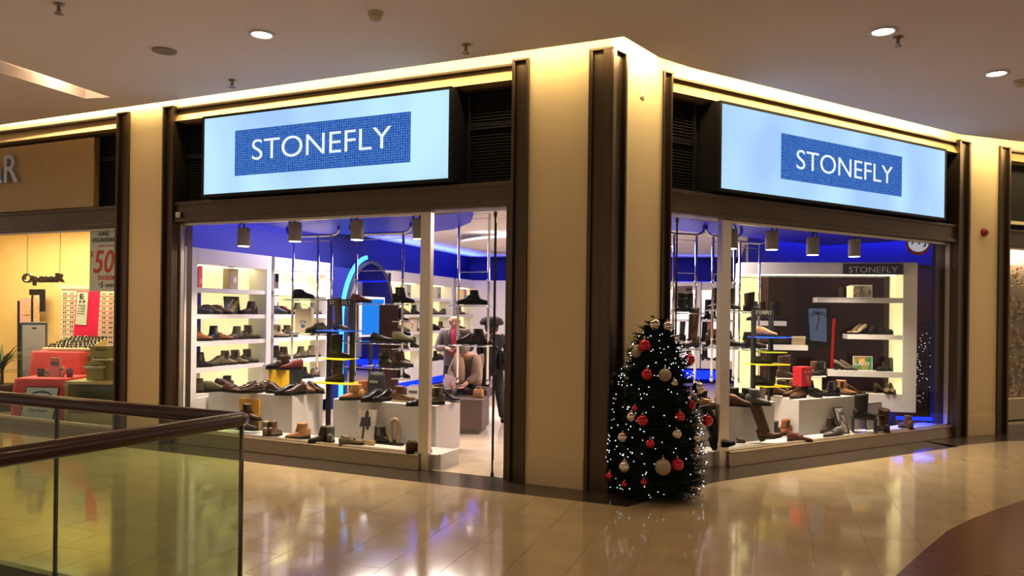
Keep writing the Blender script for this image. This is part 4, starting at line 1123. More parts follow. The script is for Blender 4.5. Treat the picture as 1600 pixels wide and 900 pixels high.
# ---------------------------------------------------------------- hanging chrome racks with glass shelves
def rack(label, posts, shelves, z0, grp='hanging chrome shoe racks', top=2.905):
    """posts: xy positions; shelves: heights; rails hang from a curved ceiling pipe."""
    P0 = [Vector((p[0], p[1], 0)) for p in posts]; c = sum(P0, Vector()) / len(P0)
    t = thing('hanging_rack', label, 'rack', (c.x, c.y, z0), group=grp); d = (P0[-1] - P0[0]).normalized(); n = Vector((-d.y, d.x, 0))
    for p in P0:
        m = MB(); m.tube([p + UP * z0, p + UP * (top - .13)], .017, 8)
        for z in (1.4, 2.15, z0 + .01): m.lathe(p + UP * z, [(.024, 0), (.024, .03)], 8)
        m.build('post', chrome, t)
    m = MB(); a, b = P0[0] - d * .11, P0[-1] + d * .11
    m.tube([a + UP * top, a + UP * (top - .06), a + d * .03 + UP * (top - .10), a + d * .10 + UP * (top - .125), b - d * .10 + UP * (top - .125), b - d * .03 + UP * (top - .10), b + UP * (top - .06), b + UP * top], .019, 8); m.build('ceiling_pipe', chrome, t)
    m = MB()
    for z in (2.28, top - .2):
        m.tube([P0[0] + UP * z, P0[-1] + UP * z], .006, 6)
    m.build('rung', chrome, t)
    for z in shelves:
        m = MB(); q = [P0[0] - d * .06 - n * .16, P0[-1] + d * .06 - n * .16, P0[-1] + d * .06 + n * .16, P0[0] - d * .06 + n * .16]
        m.hexa([p + UP * (z - .012) for p in q] + [p + UP * z for p in q]); s_ = m.build('glass_shelf', acryl, t)
        m = MB()
        for p in (P0[0], P0[-1]): m.tube([p - n * .15 + UP * (z - .02), p + n * .15 + UP * (z - .02)], .011, 6)
        m.tube([q[0] + UP * (z - .02), q[1] + UP * (z - .02)], .007, 6)
        m.build('bracket', chrome, s_)
    return t


def zz(py, d): return EYE + (486 - py) / FOC * d


DR = 10.5
xr = lambda px, d=DR: ray(px, 480).x * d
r1 = [(xr(457, 10.9), 10.9), (xr(496, 10.75), 10.75), (xr(517, 10.67), 10.67)]
rack('chrome rack hanging behind the left window with three posts', r1, [zz(470, 10.9), zz(523, 10.9)], zz(583, 10.9))
r2 = [(xr(556), DR), (xr(629, 10.2), 10.2)]
rack('chrome rack hanging left of the window post by the entrance', r2, [zz(475, DR), zz(535, DR), zz(572, DR)], zz(592, DR))
r3 = [(xr(716), DR), (xr(763, 10.3), 10.3)]
rack('chrome rack hanging inside the left entrance', r3, [zz(476, DR), zz(537, DR)], zz(598, DR), top=3.2)
rb1 = [(xr(1052, 9.9), 9.9), (xr(1087, 10.0), 10.0)]
rack('chrome rack hanging behind the glass door of the right entrance', rb1, [zz(483, 9.95), zz(539, 9.95)], zz(600, 9.95))
rb2 = [(xr(1113, 10.1), 10.1), (xr(1147, 10.25), 10.25)]
rack('chrome rack hanging just behind the right window post', rb2, [zz(478, 10.2), zz(536, 10.2)], zz(590, 10.2))
rb3 = [(xr(1155, 10.9), 10.9), (xr(1186, 11.08), 11.08)]
rack('chrome rack hanging left of the white display frame', rb3, [zz(481, 11), zz(538, 11)], zz(592, 11))


def on_rack(where, r, z, items, scale=1.0):
    a, b = Vector((*r[0], 0)), Vector((*r[-1], 0))
    for f, kind, col, deg in items:
        p = a.lerp(b, f); shoe(where, kind, col, Vector((p.x, p.y, z + .001)), deg, scale=scale)


# tiny clear risers are left to the shelves themselves; the shoes stand on them
on_rack('on the top glass of the leftmost rack', r1, zz(470, 10.9), [(.28, 'sneaker', 'black', -8)])
on_rack('on the lower glass of the leftmost rack', r1, zz(523, 10.9), [(.62, 'oxford', 'black', 165), (.9, 'loafer', 'dark brown', -10)])
on_rack('on the top glass of the rack by the window post', r2, zz(475, DR), [(.10, 'loafer', 'rust', -12), (1.0, 'chelsea', 'black', -12)])
on_rack('on the middle glass of the rack by the window post', r2, zz(535, DR), [(.55, 'loafer', 'black', -8), (1.0, 'oxford', 'olive', -10)])
on_rack('on the lower glass of the rack by the window post', r2, zz(572, DR), [(.72, 'heel', 'black', -15), (1.0, 'chelsea', 'dark brown', -15)])
on_rack('on the top glass of the rack in the entrance', r3, zz(476, DR), [(.35, 'sneaker', 'black', 170), (.62, 'ankle', 'black', -20)])
on_rack('on the lower glass of the rack in the entrance', r3, zz(537, DR), [(.34, 'oxford', 'dark brown', 165), (.78, 'chelsea', 'dark brown', -8)])
on_rack('on the top glass of the rack at the right entrance', rb1, zz(483, 9.95), [(.30, 'slouch', 'black', 175), (.75, 'slouch', 'black', -10)], .74)
on_rack('on the lower glass of the rack at the right entrance', rb1, zz(539, 9.95), [(.75, 'tall', 'dark brown', 200)])
on_rack('on the top glass of the rack behind the right post', rb2, zz(478, 10.2), [(.2, 'slouch', 'black', 180), (.85, 'slouch', 'black', -10)], .85)
on_rack('on the lower glass of the rack behind the right post', rb2, zz(536, 10.2), [(.2, 'heel', 'dark brown', -20), (.8, 'chelsea', 'black', -10)])
on_rack('on the top glass of the rack by the display frame', rb3, zz(481, 11), [(.62, 'slouch', 'dark brown', -10)], .85)
on_rack('on the lower glass of the rack by the display frame', rb3, zz(538, 11), [(.25, 'heel', 'black', 185), (.8, 'ankle', 'dark brown', -10)])

# ---------------------------------------------------------------- black name stands with coloured shelves
def name_stand(pxa, pxb, d, top, sh, label, tilt):
    a, b = Vector((ray(pxa, 480).x * d, d, 0)), Vector((ray(pxb, 480).x * (d + tilt), d + tilt, 0)); X = (b - a).normalized(); n = Vector((-X.y, X.x, 0)); zt = EYE + (486 - top) / FOC * d
    t = thing('name_stand', label, 'display stand', (a + b) / 2)
    for p in (a, b):
        m = MB(); m.box(p + UP * zt / 2, (.05, .05, zt), math.atan2(X.y, X.x)); m.build('post', black, t)
    m = MB(); h = .09; m.box((a + b) / 2 + UP * (zt - h / 2), ((b - a).length - .05, .04, h), math.atan2(X.y, X.x)); m.build('header', black, t)
    text('lettering', 'STONEFLY', M('stand_letter', (.30, .28, .24), .5), t, (a + b) / 2 + UP * (zt - h * .5) - n * .024, X, UP, .05, (b - a).length * .92, .004)
    m = MB(); m.box((a + b) / 2 + UP * .01, ((b - a).length + .2, .30, .02), math.atan2(X.y, X.x)); m.build('base', black, t)
    for z, mt, ext in sh:
        m = MB(); q = [a - X * ext[0] - n * .22, b + X * ext[1] - n * .26, b + X * ext[1] + n * .10, a - X * ext[0] + n * .10]
        m.hexa([p + UP * (z - .014) for p in q] + [p + UP * z for p in q]); m.build('shelf', mt, t)
    return a, b, X, n


blue_ac = M('blue_acrylic', (.02, .12, .85), .15); yel_ac = M('yellow_acrylic', (.80, .72, .02), .2)
dS = 10.3
zs_ = lambda py, d: EYE + (485 - py) / FOC * d
a, b, X, n = name_stand(515, 551, dS, 470, [(zs_(517, dS), blue_ac, (.06, .10)), (zs_(560, dS), yel_ac, (.02, .05)), (zs_(597, dS), yel_ac, (.10, .14))], 'black name stand with blue and yellow shelves between the left podiums', -.12)
wS = 'on the black name stand in the left window'
shoe(wS, 'tall', 'dark brown', a.lerp(b, .55) + UP * (zs_(517, dS) + .001) - n * .02, -10, scale=.82)
shoe(wS, 'slouch', 'black', a.lerp(b, .5) + UP * (zs_(560, dS) + .001) - n * .03, -10, scale=.95)
shoe(wS, 'slouch', 'dark brown', a.lerp(b, .35) + UP * (zs_(597, dS) + .001) - n * .04, 170, scale=.9)
dT = 10.42
zt_ = lambda py, d: EYE + (491 - py) / FOC * d
a, b, X, n = name_stand(1178, 1205, dT, 477, [(zt_(525, dT), blue_ac, (.02, .14)), (zt_(548, dT), M('lime_acrylic', (.5, .6, .03), .2), (-.05, .06)), (zt_(567, dT), yel_ac, (.05, .12)), (zt_(601, dT), yel_ac, (-.05, .14))], 'black name stand with blue and yellow shelves behind the right window', .1)
wT = 'on the black name stand in the right window'
shoe(wT, 'oxford', 'tan', a.lerp(b, .62) + UP * (zt_(525, dT) + .001) - n * .04, -12, scale=.9)
shoe(wT, 'loafer', 'black', a.lerp(b, .3) + UP * (zt_(567, dT) + .001) - n * .04, -12, scale=.9)
shoe(wT, 'oxford', 'black', a.lerp(b, .45) + UP * (zt_(601, dT) + .001) - n * .04, -12, scale=.9)

# ---------------------------------------------------------------- dark display tower, bench, hanging bags, cards
D2 = 11.3
t = thing('display_tower', 'dark burgundy display tower with white shoe ledges left of the window post', 'display stand', (xr(607, D2), D2, 0))
xa, xb = xr(592, D2), xr(622, D2); tw_m = M('burgundy_lacquer', (.055, .016, .014), .3)
zt0 = zz(478, D2)
m = MB(); m.box(((xa + xb) / 2, D2 + .10, zt0 / 2 + .05), (xb - xa, .14, zt0 - .1)); m.build('body', tw_m, t, bevel=.004)
m = MB(); m.box(((xa + xb) / 2, D2 + .05, .05), (.42, .40, .10)); m.build('base', black, t)
led_z = []
for py in (503, 525, 546, 569, 592):
    z = zz(py, D2); led_z.append(z); m = MB(); m.box((xb + .06, D2 + .08, z - .008), (.28, .26, .016)); m.build('ledge', white, t)
for k, (z, kd, c) in enumerate(zip(led_z, ('heel', 'loafer', 'heel', 'chelsea', 'ankle'), ('black', 'dark brown', 'burgundy', 'dark brown', 'black'))):
    shoe('on the %s ledge of the burgundy tower' % ('top', 'second', 'third', 'fourth', 'lowest')[k], kd, c, Vector((xb + .07, D2 + .06, z + .001)), -25, scale=.8)
t = thing('bench', 'long brown upholstered bench inside the left entrance', 'bench', at(715, 640, 11.3).xy.to_3d())
bm_ = M('bench_leather', (.085, .055, .048), .45)
p = at(722, 640, 11.2); ba = math.atan2(-.28, 1)
def bb_(m, cx, cy, sx, sy, z0, z1): m.box((cx, cy, (z0 + z1) / 2), (sx, sy, z1 - z0), R(-8))
m = MB(); bb_(m, p.x + .02, p.y, .66, .60, .06, .50); m.build('body', bm_, t, bevel=.01)
m = MB(); bb_(m, p.x - .25, p.y + .60, 1.30, .50, .44, .58); m.build('seat', bm_, t, bevel=.015)
m = MB(); bb_(m, p.x - .25, p.y + .60, 1.15, .40, .0, .44); m.build('seat_base', bm_, t)
m = MB(); bb_(m, p.x + .02, p.y, .58, .52, .0, .06); m.build('plinth', MATS['plinth_grey'], t)


def bag(name, p, w, h, d, ang, mat, label, strap=True, grp=None):
    t = thing(name, label, 'bag', p, ang, grp); p = Vector(p); M3 = Matrix.Rotation(ang, 3, 'Z')
    m = MB(); rings = []
    for f, kw, kd in ((0, .92, 1), (.08, 1, 1.05), (.5, .98, 1.0), (.85, .90, .7), (1, .82, .35)):
        rings.append([p + M3 @ Vector((math.copysign(abs(math.cos(a)) ** .5, math.cos(a)) * w / 2 * kw, math.copysign(abs(math.sin(a)) ** .5, math.sin(a)) * d / 2 * kd, h * f)) for a in [2 * math.pi * k / 12 + .26 for k in range(12)]])
    m.loft(rings); m.build('body', mat, t)
    if strap:
        m = MB(); m.tube([p + M3 @ Vector((w * .25 * math.cos(math.pi * k / 8) * 1.0, 0, h * .97 + h * .35 * math.sin(math.pi * k / 8))) for k in range(9)], .010, 6); m.build('handle', mat, t)
    m = MB(); m.box(p + M3 @ Vector((0, -d * .47, h * .62)), (w * .5, .012, h * .10), ang); m.build('flap_clasp', chrome, t)
    return t


bag('leather_bag', A.P(A.u(590, PW + .42), PW + .42, PT), .25, .32, .14, A.ang - math.pi, leather('black'), 'black leather bag standing behind shoes on the podium by the entrance')
t = thing('paper_bag', 'kraft paper bag with dark print on the top shelf of the first bay', 'bag', L.P(uL(358), .17, SH[0] + .001))
kraft = M('kraft_paper', (.36, .27, .17), .7, var=.08)
m = MB(); uu = L.u(358, .17); m.pbox(L, uu - .09, uu + .09, .09, .22, SH[0] + .001, SH[0] + .30); m.build('body', kraft, t, bevel=.004)
m = MB(); m.tube([L.P(uu - .05, .15, SH[0] + .30), L.P(uu - .03, .15, SH[0] + .318), L.P(uu + .03, .15, SH[0] + .318), L.P(uu + .05, .15, SH[0] + .30)], .006, 5); m.build('handle', M('cord_dark', (.05, .04, .03), .7), t)
m = MB(); m.lathe(L.P(uu, .088, SH[0] + .13), [(.03, 0), (.05, 0), (.05, .002), (.03, .002)], 12, axis=-L.n); m.build('print', M('grey_print', (.55, .5, .45), .6), t)
t = thing('red_card', 'narrow red card at the left end of the top shelf, first bay', 'display panel', L.P(uL(311.5), .10, SH[0] + .001))
m = MB(); m.pbox(L, L.u(309.5, .08), L.u(315.5, .08), .08, .09, SH[0] + .001, SH[0] + .30); m.build('card', M('card_red', (.75, .05, .07), .5), t)
m = MB(); m.pbox(L, L.u(311, .08), L.u(314, .08), .078, .08, SH[0] + .06, SH[0] + .12); m.build('print', M('card_red_pale', (.8, .4, .35), .5), t)
# sturdy paper carrier with a blue print on the leftmost rack's glass
blue_pr = M('blue_print', (.05, .16, .5), .5)


def carrier(p, w, h, ang, label, d=.10):
    t = thing('paper_bag', label, 'bag', p, ang); p = Vector(p); M3 = Matrix.Rotation(ang, 3, 'Z')
    m = MB(); m.box(p + UP * h / 2, (w, d, h), ang); m.build('body', M('cream_paper', (.60, .48, .32), .65), t, bevel=.003)
    m = MB()
    for dx, dz, r in ((0, .10, .030), (-.035, .15, .012), (.035, .15, .012), (-.015, .165, .011), (.018, .165, .011)):
        m.lathe(p + M3 @ Vector((dx, -d / 2 - .001, dz)), [(.0005, 0), (r, 0), (r, .002), (.0005, .002)], 10, axis=M3 @ Vector((0, -1, 0)))
    m.build('print', blue_pr, t)
    m = MB(); m.tube([p + M3 @ Vector((.06 * math.cos(math.pi * k / 6), -d * .3, h + .06 * math.sin(math.pi * k / 6))) for k in range(7)], .004, 5); m.build('handle', M('cord_pale', (.5, .42, .3), .7), t)
    return t


carrier(Vector((*r1[0], zz(523, 10.9) + .001)).lerp(Vector((*r1[-1], zz(523, 10.9) + .001)), .32), .24, .34, R(-8), 'cream paper bag with blue paw print on the leftmost rack')
carrier(L.P(L.u(641, .17), .17, SH[2] + .001), .48, .30, L.ang, 'cream paper bag with blue paw print right of the burgundy tower')
for px, lab in ((633, 'slim grey carton on the top shelf right of the arched mirror'), (681, 'slim grey carton with dark print on the top shelf behind the entrance'), (722, 'slim tan carton on the top shelf of the last bay')):
    t = thing('carton', lab, 'box', L.P(L.u(px, .17), .17, SH[0] + .001)); uu = L.u(px, .17)
    m = MB(); m.pbox(L, uu - .10, uu + .10, .09, .25, SH[0] + .001, SH[0] + .285); m.build('body', M('grey_carton' if 'grey' in lab else 'tan_carton', (.36, .33, .33) if 'grey' in lab else (.50, .34, .26), .6), t)
    m = MB(); m.pbox(L, uu - .04, uu + .04, .087, .09, SH[0] + .05, SH[0] + .12); m.build('print', M('dark_print', (.06, .06, .10), .5), t)
# dark poster card with yellow and white slanted lettering on the second shelf
t, q, X, Z = leaning_card('poster_card', L.P(L.u(363, .27), .25, SH[1] + .001), .33, .26, L.ang, 0, M('card_black', (.02, .017, .012), .4), 'black card with slanted yellow word on the second shelf of the first bay', 'picture', black, 8)
text('lettering', 'GORE-TEX', M('card_yellow', (.8, .6, .03), .5), t, q(.05, .12, -.002), (X * .75 + Z * .66), (Z * .75 - X * .66), .055, .26, .002)
text('lettering', 'GUARANTEED', M('card_white', (.85, .85, .80), .5), t, q(-.04, .16, -.002), (X * .75 + Z * .66), (Z * .75 - X * .66), .026, .17, .002)
t = thing('price_card', 'grey framed card behind the yellow fronted box on the left podium', 'sign', A.P(A.u(421, PW + .5), PW + .5, PT))
m = MB(); uu = A.u(421, PW + .5); m.pbox(A, uu - .10, uu + .10, PW + .495, PW + .505, PT, PT + .33); m.build('card', M('card_taupe', (.36, .30, .26), .5), t)
m = MB(); m.pbox(A, uu - .05, uu + .05, PW + .492, PW + .495, PT + .27, PT + .30); m.build('print', MATS['dark_print'], t)
t = thing('price_card', 'small white table sign among shoes near the window post', 'sign', A.P(A.u(647, PW + .3), PW + .3, PT))
m = MB(); uu = A.u(647, PW + .3); m.pbox(A, uu - .085, uu + .085, PW + .295, PW + .305, PT, PT + .16); m.build('card', M('card_pale', (.62, .58, .60), .4), t)
m = MB(); m.pbox(A, uu - .06, uu + .06, PW + .292, PW + .295, PT + .10, PT + .125); m.build('print', MATS['dark_print'], t)
t = thing('notice_board', 'pale framed notice behind the soft boots at the right entrance', 'sign', (xr(1063, 10.35), 10.35, zz(484, 10.35)))
m = MB(); m.hexa([at(1052, 484, 10.3), at(1084, 484, 10.35), at(1084, 484, 10.37), at(1052, 484, 10.32), at(1052, 447, 10.3), at(1082, 447, 10.35), at(1082, 447, 10.37), at(1052, 447, 10.32)]); m.build('board', M('notice_beige', (.55, .46, .40), .5), t)
m = MB(); m.hexa([at(1072, 454, 10.32), at(1081, 454, 10.335), at(1081, 454, 10.34), at(1072, 454, 10.33), at(1072, 451, 10.32), at(1081, 451, 10.335), at(1081, 451, 10.34), at(1072, 451, 10.33)]); m.build('print', MATS['dark_print'], t)
# bright blue screen set before the mirror in place of its reflection
t = thing('wall_screen', 'bright blue framed screen standing in for a reflection in the arched mirror', 'screen', L.P(uL(584), -.35, 0))
us0, us1 = L.u(566, -.3), L.u(600, -.3)
m = MB(); m.pbox(L, us0, us1, -.30, -.27, 1.30, 1.95); m.build('screen', GLOW('screen_blue', (.02, .25, .95), 1.0), t)
m = MB(); m.pbox(L, us0 - .04, us1 + .04, -.29, -.25, 1.26, 1.99); m.build('frame', M('screen_frame', (.5, .5, .48), .4), t)
m = MB(); m.pbox(L, (us0 + us1) / 2 - .04, (us0 + us1) / 2 + .04, -.27, -.23, 0, 1.26); m.pbox(L, us0 + .2, us1 - .2, -.42, -.1, 0, .03); m.build('stand', black, t)

# ---------------------------------------------------------------- track spotlights at the window heads
def track_spot(px, py, pl, w, label):
    u, z = pl.hit(px, py, w); p = pl.P(u, w, z)
    t = thing('track_spotlight', label, 'spotlight', p, group='track spotlights at the window heads')
    body = M('spot_grey', (.30, .27, .24), .45)
    m = MB(); m.lathe(p, [(.078, -.115), (.082, -.105), (.082, .11), (.070, .125), (.001, .125)], 20); m.build('housing', body, t)
    m = MB(); m.lathe(p + UP * -.119, [(.001, 0), (.072, 0), (.072, .003), (.001, .003)], 20); m.build('lamp_face', lampface, t)
    m = MB(); m.tube([p + UP * .12, p + UP * .20], .012, 8); m.tube([p + pl.d * .085 + UP * .02, p + pl.d * .095 + UP * .14, p + pl.d * .04 + UP * .20, p + UP * .21], .010, 6); m.box(p + UP * .205, (.09, .05, .03), pl.ang); m.build('yoke', black, t)
    lamp('spot_beam', 'SPOT', p - UP * .14, 230, SHOP, (p.x, p.y - .0, 0), sx=.06, size=105, blend=.8)
    return p


for k, (px, py) in enumerate(((381, 371), (461, 363), (558, 360), (656, 358))):
    track_spot(px, py, A, .55, f'grey cylinder spotlight at the left window head, {NUM[k]} from left')
for k, (px, py) in enumerate(((1142, 374), (1206, 376), (1270, 385), (1335, 388))):
    track_spot(px, py, B, .50, f'grey cylinder spotlight at the right window head, {NUM[k]} from left')
for pl, u0, u1, w, lab in ((A, uA(672), uA(300), .55, 'black spotlight track along the left window head'), (B, uB(1130), uB(1470), .50, 'black spotlight track along the right window head')):
    m = MB(); z_ = 2.885; m.pbox(pl, min(u0, u1), max(u0, u1), w - .02, w + .02, z_ - .015, z_ + .02); tag(m.build('lamp_track', black), lab, 'track')
label_shoes()
# ---------------------------------------------------------------- Christmas tree
tp = gz(1027, 778, 0) + Vector((.0, .12, 0)); TH = 1.66; TR = .475
tree = thing('christmas_tree', 'dark green Christmas tree with white lights at the shop corner', 'tree', tp)
rt = random.Random(5)
m = MB(); m.tube([tp + UP * .02, tp + UP * .5, tp + UP * (TH - .12)], [.035, .03, .008], 8); m.build('trunk', M('tree_stem', (.02, .015, .01), .8), tree)
m = MB()
for k in range(3):
    a = 2 * math.pi * k / 3 + .4; m.tube([tp + UP * .06, tp + Vector((.24 * math.cos(a), .24 * math.sin(a), .012))], .012, 6)
m.tube([tp, tp + UP * .10], .05, 10); m.build('stand', black, tree)
needle = M('tree_needles', (.010, .022, .014), .95, var=.35, scale=9, spec=.08)
PROF = [(0, .38), (.05, .40), (.18, .44), (.47, .425), (.76, .39), (1.05, .34), (1.34, .265), (1.45, .215), (1.56, .14), (1.66, .05), (1.8, .03)]
def trad(z):
    for (z0_, r0_), (z1_, r1_) in zip(PROF, PROF[1:]):
        if z0_ <= z <= z1_: return r0_ + (r1_ - r0_) * (z - z0_) / (z1_ - z0_)
    return .03
nb = bpy.data.meshes.new('foliage'); V, Fc = [], []
def spray(b, d, ln, wd):
    """A twig: needles in pairs down both sides of a stalk."""
    d = d.normalized(); s = d.cross(UP).normalized(); u = s.cross(d)
    n = max(4, int(ln / .016))
    for k in range(n):
        f = k / n; c = b + d * ln * f; w = wd * (1 - f * .55)
        for sg in (-1, 1):
            i = len(V); tip = c + d * w * .6 + s * sg * w * .8 + u * rt.uniform(-.3, .5) * w
            o = s * .0035 if k % 2 else u * .0035
            V.extend((c - o, c + o, tip)); Fc.append((i, i + 1, i + 2))
    i = len(V); V.extend((b - s * .003, b + s * .003, b + d * ln)); Fc.append((i, i + 1, i + 2))
z = .07
while z < TH - .03:
    r = max(.02, trad(z) - .055); nbr = int(14 + 36 * r / TR)
    for k in range(nbr):
        a = 2 * math.pi * (k + rt.random()) / nbr; rr = r * rt.uniform(.86, 1.07)
        dirv = Vector((math.cos(a), math.sin(a), -.18 + .5 * z / TH)); b0 = tp + UP * (z + .05 + rt.uniform(-.04, .04))
        for f in (.45, .62, .78, .90, 1.0):
            p = b0 + dirv * rr * f; ln = min(.12, .05 + rr * .22)
            for sg in (-1, 0, 1):
                dd = dirv.normalized() + Vector((-math.sin(a), math.cos(a), 0)) * sg * rt.uniform(.5, 1.0) + UP * rt.uniform(-.15, .35)
                spray(p, dd, ln * rt.uniform(.7, 1.1), .030)
    z += .062
for k in range(40):
    a = rt.random() * 6.28; spray(tp + UP * (TH - .16 + .08 * rt.random()), Vector((math.cos(a) * .5, math.sin(a) * .5, rt.uniform(.3, 1))), .10, .02)
nb.from_pydata(V, [], Fc); nb.materials.append(needle)
fo = bpy.data.objects.new('foliage', nb); COL.objects.link(fo); fo.parent = tree; fo['kind'] = 'stuff'
nb.transform(INV[tree.name])
# dark core of inner branches
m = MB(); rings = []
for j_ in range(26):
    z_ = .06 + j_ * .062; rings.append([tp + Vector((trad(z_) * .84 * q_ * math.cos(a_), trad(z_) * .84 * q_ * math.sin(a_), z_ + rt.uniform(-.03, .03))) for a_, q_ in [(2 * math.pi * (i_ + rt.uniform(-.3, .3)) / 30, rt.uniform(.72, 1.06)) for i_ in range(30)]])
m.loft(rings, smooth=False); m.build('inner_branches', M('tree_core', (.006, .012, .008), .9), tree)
# string of small white lights
ls = thing('light_string', 'string of tiny white lights wound round the Christmas tree', 'lights', tp)
m = MB(); wire = []
for k in range(520):
    f = k / 520; z_ = .08 + (TH - .16) * f; a = 9 * 2 * math.pi * f + rt.uniform(-.02, .02); r = trad(z_) * 1.0
    wire.append(tp + Vector((r * math.cos(a), r * math.sin(a), z_ - .01)))
m.tube(wire, .0022, 3); m.build('wire', M('wire_green', (.01, .02, .012), .6), ls)
m = MB()
for k in range(380):
    f = rt.random() ** 1.05; z_ = .07 + (TH - .13) * f; a = rt.random() * 6.283; r = trad(z_) * rt.uniform(1.03, 1.10) + .012
    c = tp + Vector((r * math.cos(a), r * math.sin(a), z_)); s_ = rt.uniform(.0048, .0068)
    m._add([c + UP * s_, c + Vector((s_, 0, 0)), c + Vector((0, s_, 0)), c - Vector((s_, 0, 0)), c - Vector((0, s_, 0)), c - UP * s_], [(0, 1, 2), (0, 2, 3), (0, 3, 4), (0, 4, 1), (5, 2, 1), (5, 3, 2), (5, 4, 3), (5, 1, 4)])
b_ = m.build('bulbs', GLOW('fairy_bulb', (.90, .94, 1), 2.2), ls); b_['kind'] = 'stuff'
# baubles, placed where the photograph shows them
bm_r = M('bauble_red', (.55, .012, .02), .12, metal=.75, spec=.8, coat=.5); bm_s = M('bauble_silver', (.70, .62, .52), .10, metal=1); bm_g = M('bauble_matte', (.36, .28, .19), .55, metal=.3)
cap = M('bauble_cap', (.6, .5, .3), .25, metal=1)
BAUB = [(1023, 507, 9, 's', 'shiny silver bauble at the very top of the tree, left of two'), (1043, 510, 8, 's', 'smaller shiny silver bauble at the tree top, right of two'), (1056, 533, 7, 's', 'small silver bauble high on the right side of the tree'),
        (1007, 540, 10, 'r', 'big red bauble highest on the left side of the tree'), (994, 551, 8, 'g', 'dull bauble partly hidden left of the highest red bauble'), (1077, 562, 9, 'r', 'red bauble highest on the right side of the tree'),
        (1011, 585, 9, 'r', 'red bauble in the upper middle of the tree left of the matte gold bauble'), (1039, 586, 10, 'g', 'matte gold bauble in the upper middle of the tree'), (1053, 598, 6, 's', 'small silver bauble just below the upper matte gold bauble'),
        (1091, 606, 10, 's', 'large silver bauble sticking out on the right side of the tree'), (1085, 625, 7, 'g', 'dull bauble under the large silver bauble at the right edge'), (1079, 633, 8, 'r', 'red bauble on the right side in the middle of the tree'),
        (1105, 657, 9, 'r', 'red bauble at the outermost right twig of the tree'), (1062, 651, 8, 'r', 'dark red bauble right of centre in the middle of the tree'), (987, 651, 8, 's', 'silver bauble beside a red one at mid height on the left'),
        (1004, 657, 9, 'r', 'red bauble beside a silver one at mid height on the left'), (992, 638, 5, 'r', 'tiny red bauble above the left silver bauble at mid height'), (973, 683, 8, 's', 'silver bauble at the left edge below mid height'),
        (1016, 693, 7, 'r', 'red bauble low in the middle of the tree'), (1057, 678, 8, 's', 'silver bauble right of centre below mid height'), (1087, 683, 9, 's', 'silver bauble at the right edge below mid height'), (1090, 667, 6, 'g', 'small dull bauble left of the outermost red one'),
        (1087, 702, 8, 's', 'silver bauble at the lower right edge among loose twigs'), (976, 729, 9, 's', 'silver bauble low on the left side of the tree'), (1036, 730, 12, 'g', 'largest matte gold bauble low on the front of the tree'), (1058, 726, 10, 'r', 'red bauble right of the largest matte gold bauble'),
        (953, 744, 7, 'r', 'red bauble at the lowest left edge of the tree'), (976, 756, 5, 'r', 'small dark red bauble near the bottom left of the tree'), (1006, 753, 5, 'r', 'small dark red bauble near the bottom middle of the tree')]
gl = {}
for px, py, rpx, kd, lab in BAUB:
    d0_ = tp.y; X_ = ray(px, py).x * d0_ - tp.x; Z_ = EYE + ray(px, py).z * d0_; r = rpx / FOC * d0_ * .98
    R_ = trad(max(.05, Z_)); yy = math.sqrt(max(0.0, R_ * R_ - X_ * X_)); dep = tp.y - yy * 1.02 - r * .8
    if py < 515: dep = tp.y - .16
    p = at(px, py, dep)
    t = thing('bauble', lab, 'bauble', p, group='baubles on the Christmas tree')
    m = MB(); m.ball(p, r, 16, 10); m.build('ball', {'r': bm_r, 's': bm_s, 'g': bm_g}[kd], t)
    m = MB(); m.lathe(p + UP * r * .96, [(r * .22, 0), (r * .22, r * .22), (r * .05, r * .25), (r * .05, r * .55)], 8); m.build('cap', cap, t)

# ---------------------------------------------------------------- balustrade around the void
bal = thing('glass_balustrade', 'glass balustrade with round dark wooden handrail round the void', 'railing', K)
wood = M('rail_wood', (.050, .018, .013), .28, var=.25, scale=8, stretch=(8, 8, 8), coat=.3)
m = MB(); m.tube([Kc + fd * 9 + UP * 0, Kc + fd * .03, Kc, Kc + nd * .03, Kc + nd * 5.5], .041, 14); m.build('handrail', wood, bal)
K0 = K
def run(d, segs):
    n = Vector((-d.y, d.x, 0)) * .008
    for a, b in segs:
        m = MB(); p, q = K0 + d * (a + .008), K0 + d * (b - .008)
        m.hexa([p - n + UP * -.12, q - n + UP * -.12, q + n + UP * -.12, p + n + UP * -.12, p - n + UP * 1.09, q - n + UP * 1.09, q + n + UP * 1.09, p + n + UP * 1.09]); m.build('glass_pane', greenglass, bal)
    for a, b in segs:
        m = MB(); p = K0 + d * b; m.box(p + UP * .48, (.014, .022, 1.22), math.atan2(d.y, d.x)); m.build('joint_post', M('joint_dark', (.03, .03, .025), .3, metal=.5), bal)
    m = MB(); e = K0 + d * segs[-1][1]; nn = n * 4
    m.hexa([K0 - nn - UP * .16, e - nn - UP * .16, e + nn - UP * .16, K0 + nn - UP * .16, K0 - nn + UP * .03, e - nn + UP * .03, e + nn + UP * .03, K0 + nn + UP * .03]); m.build('base_channel', M('channel_dark', (.05, .04, .03), .4, metal=.5), bal)
pj = gz(99, 628, RZ); sj = (pj - Kc).length
run(fd, [(0, sj), (sj, sj + 1.6), (sj + 1.6, sj + 3.2), (sj + 3.2, sj + 4.8)]); run(nd, [(0, 1.75), (1.75, 3.5), (3.5, 5.2)])
m = MB(); m.tube([K0 - UP * .14, K0 + UP * 1.10], .013, 10); m.build('corner_post', M('steel_post', (.12, .10, .08), .3, metal=.8), bal)

